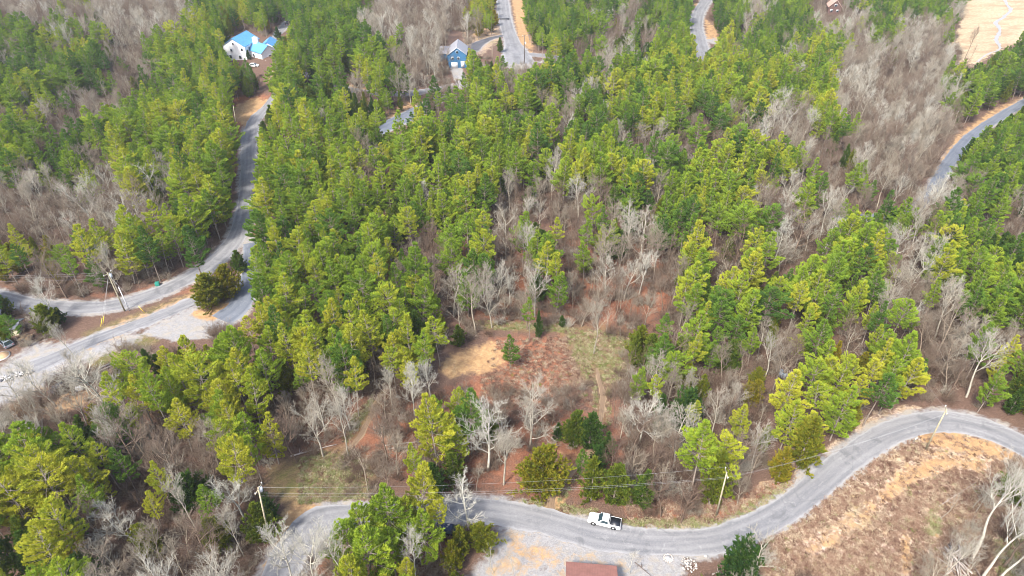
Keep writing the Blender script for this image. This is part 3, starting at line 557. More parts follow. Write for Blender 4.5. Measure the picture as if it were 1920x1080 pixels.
def log_(label, u0, v0, u1, v1, r=.16, mat=None, lift=.1, cat='log'):
    a, c = P(u0, v0), P(u1, v1); d = c-a; pts = [Vector((0, 0, lift))]
    for i in range(1, 6): t = i/5; q = a+d*t; pts.append(Vector((q.x-a.x, q.y-a.y, float(hz(q.x, q.y))-a.z+lift+rg.uniform(0, .15))))
    b = MB(); b.tube(pts, [r*(1-.09*i) for i in range(6)], 7); 
    for k in range(5):
        q = pts[int(rg.integers(1, 5))]; e = Vector((rg.normal(0, 1), rg.normal(0, 1), abs(rg.normal(0, .8)))).normalized(); b.tube([q, q+e*rg.uniform(.6, 1.6)], [.05, .015], 4)
    o = b.build('fallen_log', mat or M_LOGW, None, loc=a); return tag(o, label, cat, 'fallen logs')
log_('longer of the two grey fallen logs behind the lower left lawn', 545, 856, 632, 834); log_('grey fallen log lying across the litter left of the cedars', 722, 836, 790, 829); log_('thin second log lying just in front of the grey fallen log', 728, 842, 782, 838, .11)
log_('short pale log at the foot of the brush pile', 1775, 1078, 1800, 1055, .16); log_('pale short plank like log by the bottom edge near the dark cedar', 1335, 1078, 1348, 1073, .14); log_('long pale pole lying on the reddish slope', 1760, 950, 1830, 905, .07); log_('dark branch lying in the bottom yard gravel', 1190, 1055, 1222, 1082, .08, M_DLOG)
p = P(1790, 1052); r = thing('brush_pile', 'tangled grey pile of cut logs and branches on the reddish slope', 'brush pile', p)
for k in range(30):
    a = rg.normal(1.45, .5); L = rg.uniform(2.0, 5.0); c = Vector((rg.normal(0, 1.0), rg.normal(-.3, 1.4), rg.uniform(.1, .9))); d = Vector((math.cos(a), math.sin(a), rg.normal(0, .12)))*L/2
    b = MB(); b.tube([c-d, c+Vector((rg.normal(0, .15), 0, .1)), c+d], [.10, .08, .03] if k % 3 else [.17, .16, .13], 6); b.build('log' if k % 3 == 0 else 'branch', M_DLOG if k % 4 == 1 else M_LOGW, r)
p = P(1714, 829); r = thing('marker_sign', 'small blank white board on a stake inside the road bend', 'sign', p, .35)
b = MB(); b.box((0, 0, .5), (.08, .05, 1.0)); b.build('post', M_WOODPOLE, r); b = MB(); b.box((0, -.06, 1.0), (.62, .04, .62)); b.build('board', M_WHITE, r)
b = MB(); b.box((0, 0, .5), (1.1, .9, 1.0), 0, .2, .92); b2 = plain('utility_green', (.02, .20, .15), .5); o = b.build('utility_box', b2, None, loc=P(296, 535), bevel=.05); tag(o, 'teal green utility box at the outer edge of the gravel lane', 'utility box')
p = P(1464, 704); r = thing('tarp_heap', 'crumpled pale blue and white tarp over junk in the pines', 'tarp'  , p, .5)
M_TARP = plain('pale_tarp', (.24, .29, .34), .5, var=.2)
for k in range(9): b = MB(); rock(b, (rg.uniform(-1.6, 1.6), rg.normal(0, .6), .35), rg.uniform(.4, .8), rg); b.build('tarp_fold' if k % 2 else 'junk', M_TARP if k % 3 else M_DKGREY, r)
p = P(140, 720); q = P(222, 682); r = thing('timber_edging', 'two long timber rails running beside the pale track below the yard', 'timber edging', p, math.atan2(q.y-p.y, q.x-p.x)); L = (q-p).length
for k, yy in enumerate((0, 1.0)): b = MB(); b.box((L/2, yy, .35), (L, .22, .22)); b.build('rail', M_LOGW, r)
for k in range(6): b = MB(); b.box((L*(k+.5)/6, -.14, .2), (.16, .1, .6)); b.build('post', M_LOGW, r)
# ---------------------------------------------------------------- tree prototypes
def tufts(cent, dirs, blade_len, blade_w, nb, rg, spread=0.9):
    """needle tufts: nb narrow quads per centre, fanned about dirs"""
    n = len(cent); c = np.repeat(cent, nb, 0); d = np.repeat(dirs, nb, 0)+rg.normal(0, spread, (n*nb, 3)); d /= np.linalg.norm(d, axis=1)[:, None]+1e-9
    side = np.cross(d, rg.normal(0, 1, (n*nb, 3))); side /= np.linalg.norm(side, axis=1)[:, None]+1e-9
    L = blade_len*rg.uniform(0.6, 1.25, (n*nb, 1)); W = blade_w*rg.uniform(0.7, 1.3, (n*nb, 1))
    v = np.stack([c-side*W*0.3, c+side*W*0.3, c+d*L*0.6+side*W, c+d*L, c+d*L*0.6-side*W], 1)
    f = np.arange(n*nb*5).reshape(-1, 5)
    var = np.repeat(rg.uniform(0, 1, n), nb)*0.7+rg.uniform(0, 1, n*nb)*0.3
    return v.reshape(-1, 3), f, var
def stemtube(mb, pts, r0, r1, sides):
    n = len(pts); mb.tube(pts, [r0+(r1-r0)*i/(n-1) for i in range(n)], sides, cap=False)
def curved(p, d, L, rg, n=5, bend=0.25, up=0.0):
    out = [np.array(p, float)]; d = np.array(d, float)
    for i in range(n):
        d = d+rg.normal(0, bend, 3)*0.5+np.array([0, 0, up]); d /= np.linalg.norm(d); out.append(out[-1]+d*L/n)
    return out
def make_pine(seed, H=16.0, R=3.5, base=0.38, whorls=11, dens=1.0, flat=0.0):
    rg = np.random.default_rng(seed); tr = MB()
    tp = curved((0, 0, 0), (0, 0, 1), H, rg, 8, 0.06, 0.05); stemtube(tr, tp, 0.20, 0.03, 6); tp = np.array(tp)
    def at(t):
        x = t*(len(tp)-1); i = min(int(x), len(tp)-2); return tp[i]+(tp[i+1]-tp[i])*(x-i)
    C, D, V = [], [], []
    for k in range(14):
        t = rg.uniform(0.15, base+.12); p = at(t); a = rg.uniform(0, 6.28); L = rg.uniform(0.6, 2.4)
        stemtube(tr, curved(p, (math.cos(a), math.sin(a), rg.uniform(-.25, .15)), L, rg, 3), 0.035, 0.012, 3)
    ang = rg.uniform(0, 6.28); lob = rg.uniform(0, 6.28); asym = rg.uniform(0.1, 0.35)
    for wv in range(whorls):
        s = (wv+rg.uniform(-0.25, 0.25))/(whorls-1); s = min(max(s, 0), 1); t = base+(0.985-base)*s
        prof = (min(1.0, 0.6+1.6*s) if s < 0.25 else 1.03*(1-((s-0.25)/0.75)**(1.05+flat)))+0.10
        nb = int(rg.integers(4, 7))
        for j in range(nb):
            ang += 6.28/nb+rg.normal(0, 0.25); L = R*prof*rg.choice([.55, .8, 1.0, 1.2], p=[.18, .27, .35, .2])*(1+asym*math.cos(ang-lob)); L = max(L, .4)
            tilt = 0.10+0.85*s*s+rg.normal(0, 0.13)
            d = np.array([math.cos(ang), math.sin(ang), tilt]); d /= np.linalg.norm(d)
            br = curved(at(t), d, L, rg, 5, 0.16, 0.05); stemtube(tr, br, 0.045, 0.016, 3); br = np.array(br)
            bv = rg.uniform(0, 1); m = max(3, int(L*3.4*dens)); u0 = .32 if L > 1.2 else .1
            for q in range(m):
                u = u0+(1-u0)*(q+0.5)/m; x = min(u*5, 4.99); i = int(x); p = br[i]+(br[i+1]-br[i])*(x-i); ax = br[i+1]-br[i]; ax /= np.linalg.norm(ax)
                sd = np.cross(ax, (0, 0, 1)); sd /= np.linalg.norm(sd)+1e-9; wl = (0.30*L*(1.12-u)+.10)*rg.uniform(.6, 1.25)
                for sg in (-1, 1):
                    for f_ in ((1.0, .5) if wl > .5 else (1.0,)):
                        C.append(p+sd*sg*wl*f_+ax*wl*f_*.8+np.array([0, 0, rg.uniform(0, .10)])); D.append(ax*.9+sd*sg*.6+np.array([0, 0, .30])); V.append(bv)
            C.append(br[-1]); D.append(ax+np.array([0, 0, 0.3])); V.append(bv)
    C.append(tp[-1]); D.append(np.array([0, 0, 1.0])); V.append(.5)
    v, f, var = tufts(np.array(C), np.array(D), 0.52, 0.062, 9, rg, 0.40); var = var*.5+np.repeat(V, 9)*.5
    return mesh_np('pine_crown', v, f, np.full(len(f), 5), [M_PINE], False, var), tr.mesh('pine_trunk', M_PBARK), H, R
def make_cedar(seed, H=9.0, R=2.2, n=1150, top=1.0):
    rg = np.random.default_rng(seed); tr = MB(); tp = curved((0, 0, 0), (0, 0, 1), H*0.93, rg, 5, 0.04, 0.05); stemtube(tr, tp, 0.16, 0.02, 6)
    C, D = [], []; nb = int(n/9)
    for k in range(nb):
        t = 0.05+0.93*(k+rg.uniform(0, 1))/nb; ang = k*2.4+rg.normal(0, .4); s_ = t
        prof = 0.55+0.45*s_/0.25 if s_ < 0.25 else (1-((s_-0.25)/0.75)**(1.5*top))*0.95+0.05
        L = R*prof*rg.choice([.55, .8, 1.0, 1.22], p=[.15, .3, .4, .15])*(1+.18*math.sin(ang*2+seed)); i = min(int(t*5), 4); p = np.array(tp[i])+(np.array(tp[i+1])-np.array(tp[i]))*(t*5-i)
        d = np.array([math.cos(ang), math.sin(ang), .45+.9*t]); d /= np.linalg.norm(d); br = curved(p-np.array([0, 0, L*.25]), d, L*1.12, rg, 4, .22, .05)
        if k % 3 == 0: stemtube(tr, br, .03, .008, 3)
        br = np.array(br); m = max(4, int(L*5.5))
        for q in range(m):
            u = .25+.75*(q+rg.uniform(0, 1))/m; x = min(u, .99)*4; i = int(x); pp = br[i]+(br[i+1]-br[i])*(x-i); ax = br[i+1]-br[i]; ax /= np.linalg.norm(ax)
            off = rg.normal(0, 1, 3)*.12*L*(1.2-u); C.append(pp+off); D.append(ax*.8+off*.8+np.array([0, 0, .55]))
    v, f, var = tufts(np.array(C), np.array(D), 0.46, 0.062, 8, rg, 0.40)
    return mesh_np('cedar_crown', v, f, np.full(len(f), 5), [M_CEDAR], False, var), tr.mesh('cedar_trunk', M_PBARK), H, R
def make_bare(seed, H=15.0, spread=1.0, fork=0.35, limbs=9, lean=0.0, full=1.0, r0=0.20, twig=0.011):
    rg = np.random.default_rng(seed); tr = MB(); cr = MB()
    nseg = 9; tp = curved((0, 0, 0), (lean, 0, 1), H*0.80, rg, nseg, 0.13, 0.06); stemtube(tr, tp, r0, 0.05, 6); tp = np.array(tp)
    def grow(p, d, L, r, lev):
        n = 5 if lev == 1 else (4 if lev == 2 else 3)
        br = curved(p, d, L, rg, n, 0.30, 0.05*(4-lev)); stemtube(cr, br, r, max(r*0.35, twig*0.7), 4 if lev == 1 else 3); br = np.array(br)
        if lev >= 4: return
        nc = {1: rg.integers(7, 11), 2: rg.integers(5, 8), 3: rg.integers(3, 5)}[lev]; nc = max(2, int(nc*full))
        for q in range(nc):
            u = 0.22+0.78*(q+rg.uniform(0, 1))/nc; x = min(u, 0.99)*n; i = int(x); pp = br[i]+(br[i+1]-br[i])*(x-i)
            ax = br[i+1]-br[i]; ax /= np.linalg.norm(ax); sd = rg.normal(0, 1, 3); sd -= ax*sd.dot(ax); sd /= np.linalg.norm(sd)+1e-9
            dd = ax*0.75+sd*0.62+np.array([0, 0, 0.16]); dd /= np.linalg.norm(dd)
            grow(pp, dd, L*rg.uniform(0.34, 0.56)*(1.15-0.4*u), max(r*0.48*(1.1-0.5*u), twig), lev+1)
    ang = rg.uniform(0, 6.28)
    for q in range(limbs):
        t = fork+(1-fork)*(q+rg.uniform(0, 0.6))/limbs; t = min(t, 0.995); x = t*nseg; i = min(int(x), nseg-1); p = tp[i]+(tp[i+1]-tp[i])*(x-i)
        ang += 2.4+rg.normal(0, 0.35); el = rg.uniform(0.5, 1.05)+0.6*t
        d = np.array([math.cos(ang)*spread, math.sin(ang)*spread, el]); d /= np.linalg.norm(d)
        grow(p, d, H*(0.46-0.24*t)*rg.uniform(0.75, 1.15), r0*(0.52-0.25*t), 1)
    grow(tp[-1], (0.1, 0, 1), H*0.2, 0.05, 2)
    R = H*0.33
    return cr.mesh('bare_branches', M_BARE), tr.mesh('bare_trunk', M_BARE), H, R
PINES = [make_pine(11, 16, 3.7), make_pine(12, 17, 3.4, .40, 11), make_pine(13, 15, 4.0, .25, 12), make_pine(14, 18, 3.2, .55, 8, 1.0, .5), make_pine(15, 14, 3.7, .2, 11), make_pine(16, 16, 4.2, .42, 9, .9, 1.2), make_pine(17, 16.5, 3.6, .28, 13), make_pine(18, 15, 3.0, .5, 8, .9)]
CEDARS = [make_cedar(21), make_cedar(22, 9, 1.8), make_cedar(23, 8, 2.5, 1200, .9), make_cedar(24, 9, 2.9, 1500, 1.3), make_cedar(25, 10, 2.0, 1100, .7), make_cedar(26, 8.5, 2.4, 1100, 1.1)]
BARES = [make_bare(31), make_bare(32, 16, .8, .45, 8), make_bare(33, 14, 1.3, .25, 10), make_bare(34, 15, 1.1, .3, 11, .05), make_bare(35, 16, .7, .5, 8), make_bare(36, 13, 1.4, .2, 9, .08), make_bare(37, 15, .9, .38, 10), make_bare(45, 14, 1.0, .3, 9, 0, 1.25, .16), make_bare(46, 17, .65, .4, 9, .04, 1.1, .2), make_bare(47, 12, 1.3, .22, 12, -.04, 1.1, .17), make_bare(38, 24, .55, .66, 7, -.12, 1, .30), make_bare(39, 20, .6, .6, 7, .12, 1, .24)]
SAPS = [make_bare(41, 11, .7, .35, 7, 0, .6, .09, .010), make_bare(42, 12, .6, .5, 6, .05, .55, .10, .010), make_bare(43, 10, .9, .3, 7, .1, .6, .08, .010), make_bare(44, 9, 1.0, .25, 8, -.05, .6, .08, .010)]
# ---------------------------------------------------------------- planting plan, read off the picture in 40 px cells
GRID = """
bBBmBBBBBGYYGGGGGbBbBbY..GGmGBGG.GGBGGbbmGGGm...
GGmmmBBBBPGYY.GGGBBbBB...GGGbCbG..CmGGBmBGBBm...
mGbYGbbPPPP..PGGGGmBB.C..PGbmmCPPPmGGmPBBBBBb..G
GGGGGbmmPPPG.PCGbPGBb.PmBPGGmPPPPPPPPmPBBbbBmGGG
PPGbbbbGmPP..GGCCCC.mbPmPPmmmPPPPPPPGmPBBbBBmGGG
bbbbbmGPPPP.CPmPC...bGGbbbBGmGPPbGmGBBPBbBBBb.GG
GPbGGPPPPPP.PCPPPPPPPPPPPPGGGbbbbbbbBBbGbBBB..GG
PmGGmPPPPPP.PPmPPBPPmPPPPmPPPGGGPPGPmmbbBbBB.GGG
bBBmmBPmPPG.PPPPPBPPmPPmmmPPPPBGGPmPPbbbGBB.bbmG
bbbBBBBmbPG.PPPPPPGPPPPbBbbBPPGGPPPBBPBbbGBBBGGb
bbbBBBBPPGG.PGPPGPPmmPPPPCbbPBBGPPGBBBB.GGGBPGbb
YYbmPmPPPb..PPPPGPPbbPPBPPbPPBBbPbbGBbbPPGBBPPGG
YGBGmBbb...CPGPPPGPPbPmBPPbPmBBbmbbPGbbPmmBBPmPP
GBGBGGG..CC.CPPPPPPPBGBBBBbmbbbmPGPGPPPbGBBmBGPG
C.C......C..PPPPGCPPCbBBBbbb.b.bPGPGYPPGPGBbBGG.
.Bbb......bPPPPPPPPGGCG......bGGPGGmYmGYbPGBBBbb
.bbB.CCYYPPPPPPPPbPBG........bbGmbbYmbPYYPGBBBGY
.bBBbYYYPPPPPmPPPbmB.......bbmPbYbbYmbPPYPPbBBGG
.BB.YPPPPPPPbPmBBbBbbmCbBBb.bbbGGbbbYPYPYPPbGGGG
bBBmPPPPPbPPbbBBBbBbPPBBBmGC.BBBbbbY.YYY........
bGPPGBBBBBPPPbbb.BbbPPBBBCCC.BBBbbBB.YY.........
PPPbPGBPBBBPP...bbCYCGBB....CbbbmPbb..........CB
PPPPPbBPPbBBC...CCCCCGC.....Cbmbb.b..........BBB
PPGPmBYBBGBBC....PPPP.........b.b............BBB
PPGYBBmBBBBBC...PPPPP.YY.....................bBB
GGPGBBBBBBBb..BBBPPPPCC..........CC..........bBB
YYGPBBBBBBmb..BBBPPBb............CB.........B.BB
""".strip().split('\n')
# columns 16 to 31 of the slope behind the clearing, thinned out
for r_, t_ in ((9,"PPGPPPPbBbbBmPGG"),(10,"GPPmmPmbbCbbPBBG"),(11,"GPmbbPPBmPbmmBBb"),(12,"PGmPbmmBmPbmBBBb"),(13,"PPPPBGBBBBBbbbbb"),(14,"GCPPCbBBBbbb.b.b")): GRID[r_] = GRID[r_][:16]+t_+GRID[r_][32:]
# picture areas that must stay open (roads, clearings, houses, cars)
KEEP = [[(0,545),(60,556),(150,566),(225,556),(300,532),(370,498),(418,460),(440,425),(450,380),(455,300),(455,245),(470,212),(487,222),(482,300),(476,380),(478,440),(440,480),(380,520),(310,560),(230,588),(150,594),(60,586),(0,570)],
 [(150,625),(360,545),(365,600),(430,565),(462,500),(470,500),(476,560),(420,620),(390,632),(290,640),(260,640),(150,690),(60,740),(0,760),(0,690),(60,640)],[(438,240),(440,190),(500,175),(505,195),(480,215),(460,260)],
 [(420,92),(440,60),(475,60),(500,70),(512,88),(508,115),(480,122),(455,112),(428,105)],[(835,60),(875,62),(878,98),(876,126),(860,155),(845,150),(840,120)],[(930,-20),(965,-20),(985,60),(1000,92),(1040,100),(1050,118),(935,118),(940,100),(925,108),(885,104),(890,80),(932,70)],
 [(1300,0),(1345,0),(1330,40),(1350,72),(1340,88),(1330,88),(1325,105),(1304,105),(1300,50)],[(1748,345),(1758,300),(1775,262),(1815,228),(1870,198),(1920,180),(1920,198),(1860,232),(1812,272),(1785,330)],[(1815,0),(1920,0),(1920,75),(1880,92),(1835,118),(1800,105),(1790,60)],
 [(500,68),(540,32),(552,38),(515,82)],[(712,240),(765,205),(772,222),(750,248)],[(740,168),(800,166),(800,180),(740,182)],[(572,136),(610,150),(600,158),(570,146)],[(1550,0),(1582,0),(1582,30),(1550,30)],
 [(825,700),(840,660),(900,645),(930,615),(1060,622),(1180,640),(1160,700),(1120,720),(1080,715),(1060,735),(960,720),(900,705)],[(510,880),(640,850),(655,935),(560,960),(500,1080),(520,1080),(560,1020),(640,985),(660,990),(665,945),(510,935)],
 [(820,945),(1000,950),(1100,960),(1200,990),(1340,990),(1420,960),(1480,900),(1490,870),(1560,850),(1640,790),(1720,760),(1920,790),(1920,860),(1900,850),(1860,870),(1870,900),(1780,950),(1760,1040),(1780,1080),(1430,1080),(1330,1050),(1330,1080),(870,1080),(950,1010),(860,975),(820,970)],
 [(935,870),(975,845),(1080,845),(1075,880),(1040,930),(960,925)],[(1600,396),(1640,400),(1640,416),(1595,412)],[(1450,690),(1482,690),(1482,715),(1450,715)],[(1120,700),(1145,700),(1135,790),(1115,830)],[(120,585),(230,590),(370,515),(395,550),(300,600),(170,650),(120,640)],[(690,742),(715,740),(680,830),(655,830)]]
MW, MH = 480, 270
uu, vv_ = np.meshgrid((np.arange(MW)+.5)*4, (np.arange(MH)+.5)*4); MASK = np.zeros((MH, MW), bool)
for pl in KEEP: MASK |= sdf(pl, uu, vv_) > 0
def masked(u, v):
    i, j = int(v//4), int(u//4)
    return 0 <= i < MH and 0 <= j < MW and MASK[i, j]
def code(u, v):
    return GRID[min(max(int(v//40), 0), 26)][min(max(int(u//40), 0), 47)]
TREES = []   # dicts
def add(kind, var, x, y, H, tint, rs=1.0, lean=(0, 0), rz=None, big=None):
    TREES.append(dict(kind=kind, var=var, x=x, y=y, z=float(hz(x, y))-0.05, H=H, tint=tint, rs=rs, lean=lean, rz=random.uniform(0, 6.28) if rz is None else rz))
def manual(kind, var, u, v, H, tint, rs=1.0, lean=(0, 0), vtop=None):
    p = P(u, v)
    if vtop is not None: H = height_to(p, vtop)
    add(kind, var, p.x, p.y, H, tint, rs, lean)
for a in [('cedar',3,1017,925,0,.78,1.15,(0,0),836),('cedar',0,1108,938,0,.60,1.0,(0,0),855),('cedar',2,1150,942,0,.52,.95,(0,0),866),('pine',4,957,690,0,.35,.75,(0,0),630),('bare',4,1113,664,0,.75,.85,(0,0),565),
          ('pine',7,992,640,0,.5,.55,(0,0),560),('cedar',1,1010,634,0,.25,.6,(0,0),580),('cedar',2,1053,612,0,.25,1.0,(0,0),590),('cedar',3,397,575,0,.72,1.3,(0,0),510),('cedar',3,432,556,0,.80,1.2,(0,0),495),('cedar',2,452,508,0,.35,1.3,(0,0),468),
          ('cedar',0,497,1016,0,.55,1.15,(0,0),942),('cedar',3,1380,1095,0,.15,1.0,(0,0),1010),('bare',5,1402,1100,0,.85,.8,(0,0),1000),('bare',3,915,882,0,.95,1.15,(0,0),752),('bare',2,985,795,0,.85,1.15,(0,0),712),('bare',5,880,992,0,1.0,1.2,(-.10,0),905),
          ('bare',2,200,765,0,.9,1.3,(0,0),655),('bare',1,138,668,0,.9,1.0,(0,0),605),('bare',0,86,630,0,.8,1.1,(0,0),580),('bare',5,45,770,12,.85,1.1,(0,0),None),('bare',9,105,762,14,.9,1.1,(0,0),None),('bare',7,28,840,13,.9,1.2,(0,0),None),('bare',6,168,742,12,.85,1,(0,0),None),('bare',3,235,790,13,.9,1.1,(0,0),None),('sapling',2,70,735,9,.8,1.2,(0,0),None),('sapling',3,225,700,8,.7,1.2,(0,0),None),('bare',8,150,712,10,.8,1,(0,0),None),('bare',10,1822,1048,25,.95,1.0,(-.06,0),None),('bare',11,1877,988,18,.92,.9,(0,0),None),('bare',6,1884,1015,15,.95,.9,(0,0),None),
          ('bare',11,1838,1090,20,.98,1.1,(.12,0),None),('bare',11,1866,1092,19,1.0,1.0,(.2,0),None),('sapling',1,1762,975,9,.75,1.,(0,0),None),('sapling',0,1824,953,9,.8,1.,(0,0),None),('sapling',2,1829,962,8,.8,1.,(0,0),None),('cedar',3,1895,940,7.5,.5,1.3,(0,0),None),
          ('pine',0,690,1045,0,.72,.82,(0,0),940),('pine',2,738,1040,0,.62,.82,(0,0),925),('pine',6,770,1030,0,.85,.82,(0,0),940),('pine',4,715,990,0,.7,.82,(0,0),930),('pine',2,800,1065,0,.68,.82,(0,0),970),('pine',0,660,1075,0,.6,1.0,(0,0),985),('pine',6,745,1090,0,.66,1.0,(0,0),1000),
          ('bare',3,548,1090,0,.95,1.0,(0,0),985),('bare',0,590,1095,0,.95,.9,(0,0),985),('bare',1,655,1098,0,.95,.9,(0,0),985),('bare',4,780,1095,0,.95,.9,(0,0),1000),('cedar',3,905,1030,0,.68,1.1,(0,0),978),('cedar',0,866,1040,0,.7,1.1,(0,0),985),('cedar',2,850,1065,0,.75,1.1,(0,0),1015),
          ('cedar',3,95,620,0,.6,1.5,(0,0),570),('cedar',2,15,592,0,.5,1.2,(0,0),552),('cedar',1,118,608,0,.15,1.3,(0,0),575),('sapling',3,60,615,6,.5,1.2,(0,0),None),('cedar',2,1497,870,0,.72,.95,(0,0),775),('cedar',0,1330,945,0,.6,.8,(0,0),840),('sapling',3,1180,1075,7,.95,1.,(0,0),None),('sapling',1,925,1075,8,.85,1.,(0,0),None),('sapling',0,960,1085,7,.85,1.,(0,0),None),
          ('cedar',2,1045,825,0,.25,.9,(0,0),792),('cedar',3,1077,835,0,.5,.85,(0,0),768),('cedar',2,1104,840,0,.25,.9,(0,0),770),('cedar',0,1137,858,0,.25,.9,(0,0),805),('cedar',0,523,75,0,.2,1.1,(0,0),48),('cedar',0,468,112,0,.15,1.1,(0,0),92),('pine',0,533,250,0,.88,1.1,(0,0),180),('cedar',1,938,98,0,.4,1.2,(0,0),68),('cedar',2,878,118,0,.2,1.2,(0,0),95),
          ('bare',4,1808,112,0,.25,.6,(.05,0),48),('sapling',1,1815,116,9,.2,1.,(.1,0),None)]:
    kind, var, u, v, H, tint, rs, ln, vt = a; manual(kind, var, u, v, H, tint, rs, ln, vt)
NMAN = len(TREES)
SPEC = {'P': ([('pine', .93), ('cedar', .07)], (11.5, 18.5), (.48, .95), 3.2), 'G': ([('pine', .72), ('cedar', .28)], (10, 17), (.20, .70), 3.3), 'C': ([('cedar', .85), ('pine', .15)], (7, 12), (.15, .7), 3.4),
        'Y': ([('cedar', .5), ('pine', .5)], (9, 14), (.60, .98), 3.9), 'B': ([('bare', .92), ('sapling', .08)], (11, 17), (.30, 1.0), 3.7), 'b': ([('sapling', .58), ('bare', .42)], (8, 14), (.12, .80), 3.3),
        'm': ([('pine', .35), ('bare', .35), ('sapling', .15), ('cedar', .15)], (10, 16), (.25, .85), 3.5)}
NV = {'pine': 8, 'cedar': 6, 'bare': 10, 'sapling': 4}
def scatter():
    cell = 4.0; occ = {}
    def ok(x, y, r):
        i, j = int(x//cell), int(y//cell)
        for a in range(i-2, i+3):
            for b_ in range(j-2, j+3):
                for (px, py, pr) in occ.get((a, b_), ()):
                    if (px-x)**2+(py-y)**2 < (0.5*(r+pr))**2: return False
        return True
    for t in TREES: occ.setdefault((int(t['x']//cell), int(t['y']//cell)), []).append((t['x'], t['y'], 4.0))
    rg = np.random.default_rng(99); N = 520000
    ys = rg.uniform(44, 515, N); xs = rg.uniform(-505, 505, N); kp = np.abs(xs) < ys*0.93+45; xs, ys = xs[kp], ys[kp]
    for x, y in zip(xs, ys):
        z = float(hz(x, y)); ub, vb, d = project(x, y, z)
        if vb > 1330 or vb < -45 or ub < -190 or ub > 2110: continue
        hc = 9.5 if vb > 500 else 8.0; uc, vc, _ = project(x, y, z+hc)
        c = code(uc+rg.normal(0, 10), vc+rg.normal(0, 7))
        if c == '.' or (ub > 1780 and vb > 850 and rg.uniform() < .88): continue
        mixk, (h0, h1), (t0, t1), sp = SPEC[c]
        if not ok(x, y, sp): continue
        r = rg.uniform(); kind = mixk[-1][0]
        for kk, pr in mixk:
            if r < pr: kind = kk; break
            r -= pr
        H = rg.uniform(h0, h1)
        if kind == 'cedar': H = min(H*0.75, 11)
        if kind == 'sapling': H = rg.uniform(7, 12)
        tint = rg.uniform(t0, t1)
        if vb > 640 and kind == 'pine': tint = min(.98, tint+.14)
        if kind in ('pine', 'cedar') and c in 'Pm' and rg.uniform() < .12: tint = rg.uniform(.2, .5)
        if kind == 'bare' and c == 'm': tint = rg.uniform(.4, .95)
        if kind == 'cedar' and c == 'P': tint = rg.uniform(.2, .6)
        Rr = H*{'pine': .17, 'cedar': .2, 'bare': .22, 'sapling': .12}[kind]; bad = False
        dd = np.hypot(RP[:, 0]-x, RP[:, 1]-y)-RP[:, 2]
        if dd.min() < 1.2: continue
        for fr, rr in (((0.0, 0.0), (0.5, .25), (0.85, .15)) if kind in ('bare', 'sapling') else ((0.0, 0.0), (0.4, .75), (0.65, .7), (0.97, .1))):
            for sx_ in (-1, 1):
                u2, v2, _ = project(x+sx_*Rr*rr, y, z+H*fr)
                if masked(u2, v2): bad = True; break
            if bad: break
        if bad:
            continue
        occ.setdefault((int(x//cell), int(y//cell)), []).append((x, y, sp))
        add(kind, int(rg.integers(0, NV[kind])), x, y, H, float(tint), rg.uniform(.62, .98) if kind == 'pine' else rg.uniform(.75, 1.2), (rg.normal(0, .03), rg.normal(0, .03)), rg.uniform(0, 6.28))
scatter()
PROTO = {'pine': PINES, 'cedar': CEDARS, 'bare': BARES, 'sapling': SAPS}
for t in TREES: t['size'] = t['H']/project(t['x'], t['y'], t['z']+t['H']/2)[2]
def inview(t):
    a = project(t['x'], t['y'], t['z']); b_ = project(t['x'], t['y'], t['z']+t['H'])
    return max(a[0], b_[0]) > -20 and min(a[0], b_[0]) < 1940 and b_[1] < 1078 and a[1] > 2
# ---------------------------------------------------------------- individuals with labels that tell them apart
LM = [((1135,975), 'the white pickup truck'), ((832,990), 'the parked dark car'), ((460,85), 'the white house'), ((858,105), 'the blue house'), ((1565,15), 'the brown cabin'), ((885,680), 'the tan clearing'), ((1120,660), 'the grassy clearing'),
      ((340,615), 'the grey parking pad'), ((220,560), 'the guyed pole'), ((450,430), 'the gravel lane bend'), ((465,240), 'the gravel lane top'), ((965,60), 'the upper grey road'), ((1312,60), 'the far road'), ((1760,330), 'the valley road'), ((1860,50), 'the straw field'),
      ((1345,960), 'the roadside pole'), ((1740,830), 'the road-bend pole'), ((1660,905), 'the tan hillside'), ((1790,1045), 'the brush pile'), ((1105,1065), 'the rust-red roof'), ((570,900), 'the lower left lawn'), ((545,1010), 'the gravel turnaround'), ((505,1010), 'the lamp pole'), ((100,735), 'the dark grey car'),
      ((10,625), 'the cream house'), ((1515,880), 'the pale gravel apron'), ((1465,702), 'the tarp heap'), ((1075,870), 'the dirt trail'), ((685,790), 'the grassy trail'), ((745,225), 'the asphalt lane'), ((770,175), 'the woodland lane'), ((540,42), 'the dark pickup'), ((1168,262), 'the ridge pole'), ((1615,408), 'the hidden hollow road'), ((60,560), 'the lane\'s left end'), ((1290,1055), 'the rock pile'), ((395,585), 'the small tan island')]
LMW = [(P(u, v).x, P(u, v).y, nm) for (u, v), nm in LM]
ORD = ['nearest', 'second nearest', 'third nearest', 'fourth nearest', 'fifth nearest', 'sixth nearest', 'seventh nearest', 'eighth nearest', 'ninth nearest', 'tenth nearest']
def look(t):
    k, tt = t['kind'], t['tint']
    if k in ('pine', 'cedar'):
        c = 'dark green' if tt < .28 else 'mid green' if tt < .5 else 'bright green' if tt < .66 else 'yellow-green' if tt < .82 else ('golden-green' if k == 'pine' else 'ochre-green')
    else: c = 'brown' if tt < .4 else 'grey-brown' if tt < .68 else 'pale grey' if tt < .86 else 'whitish'
    lo, hi = {'pine': (13.3, 16), 'cedar': (7.5, 9.6), 'bare': (12.5, 15), 'sapling': (8.5, 10.5)}[k]
    s = 'short' if t['H'] < lo else 'tall' if t['H'] > hi else 'mid-sized'
    n = {'pine': 'pine', 'cedar': 'cedar', 'bare': 'leafless tree', 'sapling': 'slender sapling'}[k]
    return s, c, n
